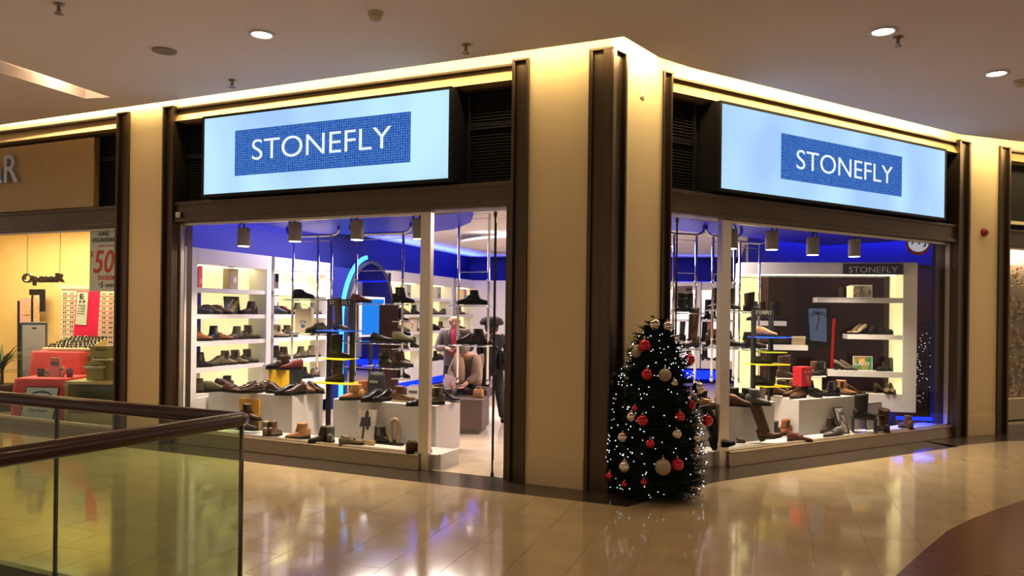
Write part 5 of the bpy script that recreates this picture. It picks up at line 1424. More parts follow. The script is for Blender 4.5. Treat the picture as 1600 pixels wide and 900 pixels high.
# ---------------------------------------------------------------- fittings on the mall ceiling and walls
def ceil_light(px, py, label):
    p = gz(px, py, CZ); t = thing('recessed_downlight', label, 'ceiling lamp', p)
    m = MB(); m.lathe(p, [(.125, .0), (.125, -.012), (.095, -.016), (.085, -.002), (.085, .0)], 26); m.build('rim', white, t)
    m = MB(); m.lathe(p, [(.001, -.008), (.085, -.008), (.085, -.003), (.001, -.003)], 22); m.build('lamp_face', GLOW('mall_lamp_face', (1, .9, .78), 18), t)
ceil_light(409, 53, 'bright recessed ceiling downlight above the left sign'); ceil_light(1380, 48, 'bright recessed ceiling downlight above the right sign'); ceil_light(1557, 114, 'bright recessed ceiling downlight beyond the right sign')
p = gz(257, 79, CZ); t = thing('ceiling_speaker', 'flat grey round speaker in the ceiling left of the downlight', 'speaker', p)
m = MB(); m.lathe(p, [(.10, 0), (.115, -.004), (.115, -.010), (.10, -.012)], 24); m.build('rim', M('speaker_rim', (.25, .20, .16), .6), t)
m = MB(); m.lathe(p, [(.001, -.008), (.10, -.008), (.10, -.004), (.001, -.004)], 24); m.build('grille', M('speaker_grille', (.16, .13, .11), .7, bump=.3, bscale=300), t)
def sprinkler(px, py, label):
    p = gz(px, py, CZ); t = thing('sprinkler', label, 'sprinkler', p); st = M('sprinkler_metal', (.25, .2, .17), .35, metal=.8)
    m = MB(); m.lathe(p, [(.045, 0), (.045, -.008), (.016, -.018), (.016, -.06)], 12); m.build('body', st, t)
    m = MB(); m.lathe(p - UP * .085, [(.001, 0), (.036, .0), (.036, .004), (.001, .004)], 12); m.tube([p + Vector((.014, 0, -.055)), p + Vector((.02, 0, -.07)), p - UP * .083], .004, 5); m.tube([p + Vector((-.014, 0, -.055)), p + Vector((-.02, 0, -.07)), p - UP * .083], .004, 5); m.build('deflector', st, t)
sprinkler(92, 6, 'small sprinkler head in the ceiling above the recessed slot'); sprinkler(363, 125, 'small sprinkler head in the ceiling over the left sign'); sprinkler(728, 70, 'small sprinkler head in the ceiling right of the left sign'); sprinkler(1403, 58, 'small sprinkler head beside the downlight over the right sign')
def detector(px, py, label):
    p = gz(px, py, CZ); t = thing('smoke_detector', label, 'smoke detector', p); w_ = M('detector_cream', (.50, .42, .30), .5)
    m = MB(); m.lathe(p, [(.065, 0), (.065, -.02), (.05, -.026)], 18); m.build('base', w_, t)
    m = MB(); m.lathe(p, [(.048, -.024), (.052, -.05), (.035, -.066), (.001, -.068)], 18); m.build('sensor_head', w_, t)
detector(587, 20, 'cream smoke detector in the ceiling right of the left downlight'); detector(1594, 126, 'cream smoke detector at the right edge of the ceiling')
u_, z_ = Cn.hit(1003, 147); t = thing('wall_switch', 'small cream wall switch high on the corner pillar', 'switch', Cn.P(u_, 0, z_))
m = MB(); m.pbox(Cn, u_ - .035, u_ + .035, -.012, 0, z_ - .045, z_ + .045); m.build('plate', M('switch_cream', (.75, .66, .5), .4), t, bevel=.003)
m = MB(); m.pbox(Cn, u_ - .02, u_ + .02, -.018, -.012, z_ - .028, z_ + .028); m.build('rocker', MATS['switch_cream'], t, bevel=.002)
u_, z_ = E.hit(1537, 363); t = thing('fire_alarm', 'small round red fire alarm on the cream pillar at right', 'alarm', E.P(u_, 0, z_))
m = MB(); m.lathe(E.P(u_, 0, z_), [(.055, 0), (.055, .035), (.04, .055), (.001, .058)], 18, axis=-E.n); m.build('sounder', M('alarm_red', (.28, .012, .01), .4), t)
m = MB(); m.lathe(E.P(u_, 0, z_), [(.062, -.002), (.062, .010), (.055, .012)], 18, axis=-E.n); m.build('base', M('alarm_base', (.16, .01, .01), .5), t)
u_, z_ = A.hit(279, 336); t = thing('wall_socket', 'tiny pale square fitting at the left end of the left lintel', 'fitting', A.P(u_, -.005, z_))
m = MB(); m.pbox(A, u_ - .04, u_ + .04, -.018, -.0, z_ - .035, z_ + .035); m.build('plate', M('plate_pale', (.5, .45, .38), .4), t, bevel=.003)
m = MB(); m.lathe(A.P(u_, -.018, z_), [(.018, 0), (.024, .0), (.024, .004), (.018, .004)], 12, axis=-A.n); m.build('ring', MATS['plate_pale'], t)
# round sign hung behind the right window in place of a reflected one
c = at(1435, 379, 11.25); t = thing('reflected_sign', 'round white and red sign standing in for a reflection in the right window', 'sign', c)
ax = Vector((-.35, -1, 0)).normalized(); sgn = M('sign_white', (.8, .82, .9), .4, emit=(.8, .85, 1), es=.35)
m = MB(); m.lathe(c - UP * .02 - ax * .03, [(.001, 0), (.165, 0), (.165, .02), (.001, .02)], 28, axis=ax); m.build('rim', M('sign_red', (.35, .01, .03), .4), t)
m = MB(); m.lathe(c, [(.001, 0), (.135, 0), (.135, .015), (.001, .015)], 28, axis=ax); m.build('face', sgn, t)
text('lettering', 'A·J', M('sign_ink', (.02, .03, .30), .5), t, c + ax * .017 + UP * .012, Vector((-ax.y, ax.x, 0)), UP, .16, .20, .004, weight=.01)
m = MB(); m.tube([c + UP * .15, Vector((c.x, c.y, RC))], .006, 6); m.build('hanger', chrome, t)

# ---------------------------------------------------------------- dark glazed corner beside the display frame
pt = at(1278, 500, 12.75)
t = thing('reflected_poster', 'pale blue palm tree poster standing in for a reflection behind the display frame', 'poster', pt)  # added object in place of a poster reflected in the dark back
bl = GLOW('poster_blue_light', (.16, .34, .62), 1.2)
m = MB(); m.hexa([at(1264, 484, 12.9), at(1291, 482, 12.9), at(1291, 482, 12.93), at(1264, 484, 12.93), at(1262, 451, 12.9), at(1290, 450, 12.9), at(1290, 450, 12.93), at(1262, 451, 12.93)])
# ---------------------------------------------------------------- people
def body(name, parent, verts, edges, mat, sub=2):
    """One continuous skinned figure: verts = {joint: (point, radius or (rx, ry))}; the first joint is the root."""
    keys = list(verts); me = bpy.data.meshes.new(name); me.from_pydata([verts[k][0] for k in keys], [(keys.index(a), keys.index(b)) for a, b in edges], [])[:0] if False else None
    me.from_pydata([verts[k][0] for k in keys], [(keys.index(a), keys.index(b)) for a, b in edges], [])
    o = bpy.data.objects.new(name, me); COL.objects.link(o); md = o.modifiers.new('skin', 'SKIN'); md.use_smooth_shade = True
    if not me.skin_vertices: me.skin_vertices.new() if hasattr(me.skin_vertices, 'new') else None
    for i, k in enumerate(keys):
        r = verts[k][1]; me.skin_vertices[0].data[i].radius = r if isinstance(r, tuple) else (r, r); me.skin_vertices[0].data[i].use_root = (i == 0)
    s_ = o.modifiers.new('sub', 'SUBSURF'); s_.levels = sub; s_.render_levels = sub
    dg = bpy.context.evaluated_depsgraph_get(); m2 = bpy.data.meshes.new_from_object(o.evaluated_get(dg)); m2.name = name
    bpy.data.objects.remove(o); m2.materials.clear(); m2.materials.append(mat)
    for p in m2.polygons: p.use_smooth = True
    q = bpy.data.objects.new(name, m2); COL.objects.link(q); q.parent = parent
    return q


def hand(V, Ed, root, pfx, wrist, palm_dir, side, curl=.5, s=1.0):
    """Palm, four unequal fingers and a thumb that leaves the side of the palm."""
    d = Vector(palm_dir).normalized(); sd = Vector(side).normalized(); up = d.cross(sd).normalized()
    w = Vector(wrist); V[pfx + 'p'] = (w + d * .045 * s, (.040 * s, .018 * s)); Ed.append((root, pfx + 'p'))
    for k, (o, l) in enumerate(((-.030, .070), (-.010, .082), (.010, .078), (.028, .060))):
        b = w + d * .088 * s + sd * o * s; mid = b + (d + up * curl * .5).normalized() * l * .5 * s; tip = mid + (d + up * curl * 1.4).normalized() * l * .5 * s
        V[f'{pfx}{k}a'] = (b, .0095 * s); V[f'{pfx}{k}b'] = (mid, .0085 * s); V[f'{pfx}{k}c'] = (tip, .0070 * s)
        Ed += [(pfx + 'p', f'{pfx}{k}a'), (f'{pfx}{k}a', f'{pfx}{k}b'), (f'{pfx}{k}b', f'{pfx}{k}c')]
    b = w + d * .035 * s - sd * .040 * s; tip = b + (d * .7 - sd * .6 + up * curl * .5).normalized() * .05 * s
    V[pfx + 'ta'] = (b, .011 * s); V[pfx + 'tb'] = (tip, .008 * s); Ed += [(pfx + 'p', pfx + 'ta'), (pfx + 'ta', pfx + 'tb')]


skin = M('skin', (.52, .25, .17), .5)
denim = M('dark_trousers', (.02, .02, .026), .8, bump=.1); cloth_k = M('black_cloth', (.012, .012, .014), .8, bump=.15, bscale=120)


def figure(root, J, trousers, top, shoes_mat, hair=None, face=True, jacket_r=1.0, look=(0, -1, -.2), head_r=.098, build_hands=True, skirt=None):
    """J: joint positions (world).  Skin body is one mesh; trousers, jacket, hair and shoes are garments over it."""
    V, Ed = {}, []
    def add(k, p, r, a=None):
        V[k] = (Vector(p), r)
        if a: Ed.append((a, k))
    add('pelvis', J['pelvis'], (.15, .10)); add('waist', J['waist'], (.135, .095), 'pelvis'); add('chest', J['chest'], (.165, .105), 'waist'); add('neck0', J['neck'], .058, 'chest')
    hd = Vector(J['head']); nk = Vector(J['neck']); lk = Vector(look).normalized()
    add('skull0', nk.lerp(hd, .55), .068, 'neck0'); add('skull', hd + UP * .02, (head_r * .86, head_r), 'skull0'); add('crown', hd + UP * .085, head_r * .70, 'skull')
    for s in 'lr':
        add('sh' + s, J['sh' + s], .062, 'chest'); add('el' + s, J['el' + s], .043, 'sh' + s); add('wr' + s, J['wr' + s], .028, 'el' + s)
        add('hip' + s, J['hip' + s], .092, 'pelvis'); add('kn' + s, J['kn' + s], .060, 'hip' + s); add('an' + s, J['an' + s], .040, 'kn' + s); add('to' + s, J['to' + s], (.040, .028), 'an' + s)
        if build_hands:
            dr = (Vector(J['wr' + s]) - Vector(J['el' + s])).normalized(); hand(V, Ed, 'wr' + s, 'h' + s, J['wr' + s], dr * .8 + lk * .2 - UP * .1, lk.cross(UP) * (1 if s == 'l' else -1), .6)
    b = body('body', root, {k: (INV[root.name] @ p, r) for k, (p, r) in V.items()}, Ed, skin)
    if face:
        sd = lk.cross(UP).normalized(); fz_ = hd + lk * head_r * .86
        m = MB()
        m.loft([[fz_ + lk * f + UP * z + sd * w * math.cos(a) + UP * w * .6 * math.sin(a) for a in [2 * math.pi * k / 6 for k in range(6)]] for f, z, w in ((-.01, .03, .008), (.010, .0, .013), (.022, -.018, .016), (.0, -.03, .008))]); m.build('nose', skin, root)
        m = MB()
        for s in (-1, 1): m.ball(fz_ + sd * s * .034 + UP * .028 - lk * .004, .011, 8, 6)
        m.build('eyes', M('eye_dark', (.03, .02, .02), .3), root)
        m = MB(); m.lathe(fz_ - UP * .052 - lk * .006, [(.001, -.005), (.024, -.004), (.024, .004), (.001, .005)], 8, axis=UP); m.build('mouth', M('lip', (.30, .09, .08), .5), root)
        m = MB()
        for s in (-1, 1): m.ball(hd + sd * s * head_r * .84 + UP * .005, .020, 8, 6, 1.3)
        m.build('ears', skin, root)
    # trousers
    V2, E2 = {}, []
    V2['p'] = (Vector(J['pelvis']) + UP * .03, (.165, .115)); V2['w'] = (Vector(J['waist']) - UP * .02, (.15, .108)); E2.append(('p', 'w'))
    for s in 'lr':
        V2['h' + s] = (Vector(J['hip' + s]), .108); V2['k' + s] = (Vector(J['kn' + s]), .080); V2['c' + s] = (Vector(J['kn' + s]).lerp(Vector(J['an' + s]), .55), .076); V2['a' + s] = (Vector(J['an' + s]) - UP * .02, .075)
        E2 += [('p', 'h' + s), ('h' + s, 'k' + s), ('k' + s, 'c' + s), ('c' + s, 'a' + s)]
    body('trousers', root, {k: (INV[root.name] @ p, r) for k, (p, r) in V2.items()}, E2, trousers)
    # jacket with sleeves
    V3, E3 = {}, []
    V3['c'] = (Vector(J['chest']), (.195 * jacket_r, .135 * jacket_r)); V3['w'] = (Vector(J['waist']), (.185 * jacket_r, .14 * jacket_r)); V3['h'] = (Vector(J['pelvis']) + UP * .02, (.20 * jacket_r, .15 * jacket_r)); V3['n'] = (Vector(J['neck']) - UP * .035, .085)
    if J.get('hem') is not None: V3['b'] = (Vector(J['hem']), (.215 * jacket_r, .16 * jacket_r))
    E3 += [('c', 'w'), ('w', 'h'), ('c', 'n')] + ([('h', 'b')] if J.get('hem') is not None else [])
    for s in 'lr':
        V3['s' + s] = (Vector(J['sh' + s]), .088 * jacket_r); V3['e' + s] = (Vector(J['el' + s]), .066 * jacket_r); V3['q' + s] = (Vector(J['wr' + s]).lerp(Vector(J['el' + s]), .08), .050)
        E3 += [('c', 's' + s), ('s' + s, 'e' + s), ('e' + s, 'q' + s)]
    body('jacket', root, {k: (INV[root.name] @ p, r) for k, (p, r) in V3.items()}, E3, top)
    for s in 'lr':
        a, t_ = Vector(J['an' + s]), Vector(J['to' + s]); d = (t_ - a); d.z = 0; d.normalize(); n = Vector((-d.y, d.x, 0)); g = Vector((a.x, a.y, J.get('ground', 0)))
        m = MB(); m.loft([[g + d * x + n * w * math.cos(q) + UP * (max(0.0, h * .5 + h * .5 * math.sin(q))) for q in [2 * math.pi * k / 10 for k in range(10)]] for x, w, h in ((-.075, .030, .075), (-.03, .042, .10), (.04, .042, .095), (.11, .048, .065), (.16, .042, .050), (.195, .018, .030))]); m.build('shoe', shoes_mat, root)
    return b


# the bald man in a grey jacket, looking down at what he holds
dm = 12.4; cm = at(711, 500, dm); hx, hy = cm.x, cm.y
man = thing('person', 'bald person in grey jacket and red shirt looking down at his hands', 'person', (hx, hy, 0))
Hm = EYE + (486 - 491) / FOC * dm + 0.0
def o_(x, y, z): return Vector((hx + x, hy + y, z))
J = {'pelvis': o_(0, .05, .92), 'waist': o_(0, .05, 1.08), 'chest': o_(0, .03, 1.30), 'neck': o_(0, .0, 1.48), 'head': o_(0, -.07, 1.585), 'shl': o_(-.20, .03, 1.40), 'shr': o_(.20, .03, 1.40),
     'ell': o_(-.27, -.05, 1.14), 'elr': o_(.27, -.05, 1.14), 'wrl': o_(-.10, -.24, 1.16), 'wrr': o_(.10, -.24, 1.16), 'hipl': o_(-.09, .05, .88), 'hipr': o_(.09, .05, .88), 'knl': o_(-.11, .02, .49), 'knr': o_(.11, .02, .49),
     'anl': o_(-.12, .06, .08), 'anr': o_(.12, .06, .08), 'tol': o_(-.15, -.10, .035), 'tor': o_(.15, -.10, .035), 'hem': o_(0, .05, .82)}
figure(man, J, denim, M('grey_wool', (.15, .125, .11), .85, bump=.2, bscale=150), leather('black'), look=(0, -.9, -.42))
m = MB(); m.loft([[o_(w * math.cos(q), -.02 - .105 - dd + .02 * math.sin(q), z) for q in [2 * math.pi * k / 10 for k in range(10)]] for z, w, dd in ((1.02, .05, .02), (1.20, .06, .022), (1.36, .065, .012), (1.46, .05, -.03))]); m.build('shirt_front', M('red_shirt', (.35, .03, .04), .8), man)
m = MB()
for s in (-1, 1): m.tube([o_(s * .055, -.075, 1.47), o_(s * .085, -.13, 1.36), o_(s * .075, -.145, 1.20)], [.022, .028, .014], 6)
m.build('lapel', M('grey_collar', (.08, .07, .065), .85), man)
m = MB(); m.ball(o_(0, -.035, 1.575), .094, 14, 10, .75); m.build('hair_fringe', M('grey_stubble', (.16, .11, .09), .9), man)
ph = thing('phone', 'small dark phone held by the bald person', 'phone', o_(0, -.34, 1.17))
m = MB(); m.box(o_(0, -.345, 1.185), (.12, .075, .010)); m.build('case', black, ph, bevel=.002)
m = MB(); m.box(o_(0, -.345, 1.192), (.105, .065, .002)); m.build('screen', M('phone_glass', (.05, .05, .06), .1), ph)
# the person in black seen from behind with a shoulder bag
dw = 12.2; cw = at(769, 520, dw); hx, hy = cw.x, cw.y
wom = thing('person', 'person in long black coat and flared trousers with dark fluffy hat, seen from behind', 'person', (hx, hy, 0))
J = {'pelvis': o_(0, 0, .90), 'waist': o_(.0, 0, 1.05), 'chest': o_(.02, 0, 1.24), 'neck': o_(.01, 0, 1.40), 'head': o_(-.01, -.0, 1.50), 'shl': o_(-.16, 0, 1.33), 'shr': o_(.20, 0, 1.31),
     'ell': o_(-.20, .10, 1.08), 'elr': o_(.27, .04, 1.06), 'wrl': o_(-.10, .26, 1.02), 'wrr': o_(.22, .16, .88), 'hipl': o_(-.09, 0, .86), 'hipr': o_(.09, 0, .86), 'knl': o_(-.12, .02, .47), 'knr': o_(.13, -.02, .47),
     'anl': o_(-.13, .06, .08), 'anr': o_(.20, -.10, .08), 'tol': o_(-.16, .22, .035), 'tor': o_(.24, .05, .035), 'hem': o_(.02, 0, .70)}
figure(wom, J, cloth_k, cloth_k, leather('black'), face=False, look=(-.1, 1, 0), jacket_r=.95)
m = MB(); m.ball(o_(-.01, 0, 1.50), .112, 14, 10, 1.05); m.build('hair', M('dark_hair', (.02, .012, .01), .7), wom)
m = MB(); m.lathe(o_(-.01, 0, 1.55), [(.10, -.03), (.16, -.01), (.185, .035), (.165, .085), (.10, .115), (.01, .12)], 16); m.build('fur_hat', M('fur_black', (.012, .010, .010), .95, bump=.8, bscale=60), wom)
m = MB()
for s in (-1, 1): m.ball(o_(-.01 + s * .155, .0, 1.57), .038, 10, 8)
m.build('hat_flap', MATS['fur_black'], wom)
bg = bag('shoulder_bag', o_(.24, -.10, .83), .30, .30, .16, R(20), leather('black', .25), 'shiny black quilted shoulder bag carried by the person in black', strap=False)
m = MB(); m.tube([o_(.14, -.12, 1.12), o_(.06, -.16, 1.22), o_(-.10, -.16, 1.36), o_(-.14, .0, 1.42)], .010, 6); m.tube([o_(.34, -.10, 1.12), o_(.26, -.17, 1.28), o_(.16, -.10, 1.40)], .010, 6); m.build('strap', leather('grey', .25), bg)
# the person sitting on the bench in a brown shawl, half hidden
dq = 11.75; cq = at(733, 560, dq); hx, hy = cq.x, cq.y
sit = thing('person', 'person sitting bent forward in beige brown shawl between the two standing people', 'person', (hx, hy, 0))
J = {'pelvis': o_(.02, .10, .62), 'waist': o_(.04, .06, .76), 'chest': o_(.0, -.06, .95), 'neck': o_(-.05, -.16, 1.10), 'head': o_(-.11, -.23, 1.19), 'shl': o_(-.16, -.10, 1.03), 'shr': o_(.15, -.08, 1.03),
     'ell': o_(-.26, -.22, .82), 'elr': o_(.14, -.28, .80), 'wrl': o_(-.22, -.42, .70), 'wrr': o_(-.02, -.44, .68), 'hipl': o_(-.08, .06, .60), 'hipr': o_(.12, .06, .60), 'knl': o_(-.16, -.36, .50), 'knr': o_(.12, -.36, .50),
     'anl': o_(-.16, -.40, .08), 'anr': o_(.12, -.40, .08), 'tol': o_(-.18, -.54, .035), 'tor': o_(.13, -.54, .035)}
figure(sit, J, cloth_k, M('brown_wool', (.17, .115, .08), .9, bump=.3, bscale=90), leather('brown'), look=(-.5, -.7, -.6))
m = MB(); m.ball(o_(-.09, -.20, 1.21), .112, 12, 8); m.build('hair', M('grey_hair', (.20, .18, .18), .8), sit)
m = MB()
for s, x in ((-1, -.13), (1, .13)):
    m.loft([[o_(x + w * math.cos(q), y + .05 * math.sin(q), z) for q in [2 * math.pi * k / 10 for k in range(10)]] for z, w, y in ((1.07, .05, -.20), (.92, .085, -.25), (.76, .09, -.28), (.66, .075, -.29))])
m.build('shawl', M('beige_shawl', (.34, .23, .155), .9, bump=.3, bscale=60), sit)
t = thing('paper_sheet', 'pale pink sheet of paper held over the bench by the seated person', 'paper', o_(-.26, -.44, .72))
m = MB(); c = o_(-.27, -.46, .74); m.hexa([c + Vector(q) for q in ((-.10, 0, -.09), (.09, -.02, -.13), (.09, -.012, -.13), (-.10, .008, -.09), (-.06, .06, .08), (.11, .03, .02), (.11, .038, .02), (-.06, .068, .08))]); m.build('sheet', M('paper_pink', (.75, .55, .55), .6), t)
bag('paper_bag', Vector((at(747, 633, 11.05).x, 11.12, .502)), .16, .12, .10, 0, M('orange_brown', (.42, .20, .07), .6), 'small orange brown bag on the end of the brown bench', strap=True)
# ---------------------------------------------------------------- stand-ins behind the display frame for reflections in its dark back
m.v = []; m.f = []
for q in (): pass
t = bpy.data.objects.get('reflected_poster')
m = MB(); m.hexa([at(1266, 532, 12.70), at(1292, 534, 12.70), at(1292, 534, 12.73), at(1266, 532, 12.73), at(1263, 482, 12.70), at(1291, 482, 12.70), at(1291, 482, 12.73), at(1263, 482, 12.73)]); m.build('lit_face', bl, t)
m = MB(); bx = at(1275, 515, 12.69)
m.tube([bx, bx + Vector((.05, 0, .16)), bx + Vector((.03, 0, .26))], .008, 5)
for a in (20, 70, 120, 160, 200, -20): m.tube([bx + Vector((.03, 0, .26)), bx + Vector((.03 + .09 * math.cos(R(a)), 0, .27 + .06 * math.sin(R(a)))), bx + Vector((.03 + .15 * math.cos(R(a)), 0, .23 + .06 * math.sin(R(a))))], [.010, .008, .003], 5)
m.build('printed_palm', M('palm_ink', (.04, .05, .05), .6), t)
m = MB(); m.hexa([at(1258, 540, 12.74), at(1298, 540, 12.74), at(1298, 540, 12.80), at(1258, 540, 12.80), at(1258, 476, 12.74), at(1298, 476, 12.74), at(1298, 476, 12.80), at(1258, 476, 12.80)]); m.build('frame', black, t)
m = MB(); m.tube([at(1299, 580, 12.72), at(1303, 498, 12.72)], .022, 8); t = thing('reflected_red_tube', 'thin upright red tube standing in for a reflected line right of the palm poster', 'reflection', at(1299, 580, 12.72)); m.build('tube', GLOW('reflected_red', (.9, .02, .02), 1.3), t)  # glowing tube added for a red line reflected in the dark back
m = MB(); m.lathe(at(1299, 583, 12.72), [(.03, 0), (.03, .06)], 8); m.lathe(at(1303, 497, 12.72), [(.03, 0), (.03, .05)], 8); m.build('end_cap', black, t)
m = MB(); q_ = at(1299, 583, 12.72); m.tube([Vector((q_.x, q_.y, 0)), q_], .012, 6); m.build('stand_pole', black, t)
m = MB(); c0 = at(1217, 500, 12.65); m.box((c0.x, c0.y, 1.26), (.46, .30, 2.52)); struct(m.build('column_olive', M('olive_column', (.05, .042, .025), .5)))

# ---------------------------------------------------------------- optician's shop on the left
yel = M('optician_wall', (.80, .58, .25), .6, var=.03)
ob = Plane((-12.8, 15.2), (6.8, -1.6)); assert ob.n.y > 0
m = MB(); m.pbox(ob, -.5, 7.4, 0, .12, 0, 3.3); struct(m.build('wall_optician_back', yel))
m = MB(); wallseg(m, A.P(a_s1 - .02, .14, 0), ob.P(6.7, .1, 0), .10, 0, 3.3); struct(m.build('wall_optician_side', yel))
m = MB(); wallseg(m, A.P(13, .30, 0), A.P(13, .30, 0) + Vector((.3, 2.4, 0)), .10, 0, 3.3); struct(m.build('wall_optician_end', yel))
pts = [A.P(a_s1, .31, 0), A.P(13.2, .31, 0), ob.P(-.5, .1, 0), ob.P(7.0, .1, 0)]
m = MB(); m.prism([(p.x, p.y) for p in pts], 3.2, 3.26); struct(m.build('ceiling', M('optician_ceiling', (.80, .68, .46), .7)))
m = MB(); pts = [A.P(a_s1, .12, 0), A.P(13.2, .12, 0), ob.P(-.5, .1, 0), ob.P(7.0, .1, 0)]; m.prism([(p.x, p.y) for p in pts], -.02, .0); struct(m.build('floor', M('optician_floor', (.35, .27, .17), .2, var=.08)))
window('window_3', A, a_s1 + .02, 12.6, WG, .10, GZ - .02)
m = MB(); m.pbox(A, a_s1, 12.6, .03, .16, 0, .10); struct(m.build('sill_optician', sill_m))
for px, py, lab in ((40, 378, 'first'), (95, 383, 'second'), (120, 370, 'third'), (20, 365, 'fourth')):
    r = ray(px, py); d = (3.19 - EYE) / r.z
    if d < 14.8: shop_spot(Vector((r.x * d, d, 3.195)), 'small round downlight in the yellow optician ceiling', 'optician downlights')
# shop board with the end of its chrome lettering
ub0, ub1 = uA(137), uA(-70)
t = thing('shop_board', 'bronze coloured shop board with chrome letters at the far left', 'sign', A.P(ub0 + .5, .1, 3.12)); m = MB(); m.pbox(A, ub0, ub1, .06, .20, 3.12, 4.08); m.build('board', M('board_gold', (.40, .27, .11), .38, metal=.45, var=.05), t, bevel=.004)
uk_, zk_ = A.hit(4, 275, .03)
text('lettering', 'OpmaR', M('chrome_letter', (.60, .70, .95), .15, metal=1), t, A.P(uk_ + .50, .035, zk_ + .03), -A.d, UP, .55, 1.75, .05, weight=.01)
# chrome letters hanging inside the window
pa, pb = at(36, 437, 11.9), at(100, 436, 11.7)
t = thing('hanging_letters', 'dark chrome letters of a shop name hanging inside the optician window', 'sign', (pa + pb) / 2)
X = (pb - pa); wdt = X.length; X.normalize()
text('lettering', 'OpmaR', M('letter_pewter', (.14, .11, .08), .2, metal=.9), t, (pa + pb) / 2, X, UP, .19, wdt, .05, weight=.015)
m = MB(); 
for f in (.1, .9): q = pa.lerp(pb, f); m.tube([q + UP * .08, Vector((q.x, q.y, 3.2))], .004, 5)
m.build('wire', black, t)
# discount poster
WP = .16
def onA(px, py, w=WP): u, z = A.hit(px, py, w); return A.P(u, w, z)
p0 = onA(139, 455); up0 = A.u(139, WP); up1 = A.u(196, WP); z0, z1 = A.hit(139, 455, WP)[1], A.hit(139, 357, WP)[1]
t = thing('discount_poster', 'pale poster with red and black discount lettering at the optician window', 'poster', A.P((up0 + up1) / 2, WP, z0))
up1 = max(up1, a_s1 - .12)
m = MB(); m.pbox(A, up1, up0, WP, WP + .012, z0, z1); m.build('board', M('poster_pale', (.80, .84, .72), .5), t)
ink, redk = M('poster_ink', (.02, .02, .02), .6), M('poster_red', (.72, .06, .02), .6)
XA = -A.d
def ptx(body, px, py, hpx, mat, wpx, sh=.15, al='LEFT'):
    c = onA(px, py, WP - .003); dd = c.y; text('lettering', body, mat, t, c, XA, UP, hpx / FOC * dd, wpx / FOC * dd * 1.16, .003, shear=sh, align=al, weight=.012)
ptx('GÜNEŞ', 154, 366, 8, ink, 20); ptx('GÖZLÜKLERİNDE', 144, 374.5, 8, ink, 44); ptx('PEŞİN FİYATINA', 153, 384.5, 4, redk, 34); ptx('%', 141, 397, 9, redk, 6)
ptx('50', 146, 409, 36, redk, 40, .2); ptx('İNDİRİM', 153, 433, 9, redk, 32, .0); ptx('+', 154, 444, 4, ink, 3, 0); ptx('5', 157, 445, 9, ink, 5); ptx('TAKSİT', 164, 445.5, 6, ink, 18, .1)
# wall of spectacles
gw = Plane((ob.P(4.1, -.25, 0).x, ob.P(4.1, -.25, 0).y), (ob.d.x, ob.d.y))
m = MB(); ua_, ub_ = gw.u(93), gw.u(186); zg0, zg1 = .75, EYE + (478 - 452) / FOC * 14.2
t = thing('spectacle_display', 'backlit wall display of spectacles in the optician shop', 'shelf', gw.P((ua_ + ub_) / 2, .05, .3))
m.pbox(gw, ua_, ub_, .04, .10, .3, zg1); m.build('back_panel', M('peach_back', (.85, .62, .40), .5, emit=(1, .75, .42), es=.35), t)
m = MB(); m.pbox(gw, ua_ - .05, ub_, .0, .12, zg1, zg1 + .07); m.build('pelmet', M('pelmet_grey', (.5, .52, .5), .4), t)
rows = 12
for r_ in range(rows):
    z = zg1 - .10 - r_ * .085 * 1.0
    m = MB(); m.pbox(gw, ua_, ub_, .0, .04, z - .012, z - .006); m.build('rail', M('rail_pale', (.7, .55, .4), .4), t)
gl_me = None; fr_ms = [M('frame_black', (.015, .012, .012), .3), M('frame_brown', (.06, .025, .012), .3), M('frame_grey', (.12, .11, .11), .3)]
def specs_mesh():
    m = MB()
    for s in (-1, 1):
        m.tube([(s * .034 + .025 * math.cos(2 * math.pi * k / 10), 0, .018 * math.sin(2 * math.pi * k / 10)) for k in range(11)], .0035, 4, cap=False); m.tube([(s * .060, 0, .008), (s * .066, .06, .008), (s * .064, .12, -.004)], .0028, 4)
    m.tube([(-.010, 0, .004), (0, -.002, .008), (.010, 0, .004)], .003, 4)
    m._add([(s * .034 + .023 * math.cos(2 * math.pi * k / 8), .001, .016 * math.sin(2 * math.pi * k / 8)) for s in (-1, 1) for k in range(8)], [tuple(range(8)), tuple(range(8, 16))])
    o = m.build('spectacles', None); me = o.data; bpy.data.objects.remove(o); return me
gl_me = specs_mesh(); rg = random.Random(3)
for r_ in range(rows):
    for c_, px in enumerate((101, 112, 162, 173)):
        u = gw.u(px); z = zg1 - .10 - r_ * .085 + .012
        o = link_mesh('spectacles', gl_me, rg.choice(fr_ms)); o.location = gw.P(u, -.002, z) ; o.location -= gw.n * .0; o.rotation_euler = (0, 0, gw.ang); o.scale = (.62, .3, .8)
        o['label'] = f'dark spectacles in {NUM[r_]} row from top, {NUM[c_]} column from left, on optician wall'; o['category'] = 'spectacles'; o['group'] = 'spectacles on the wall display'
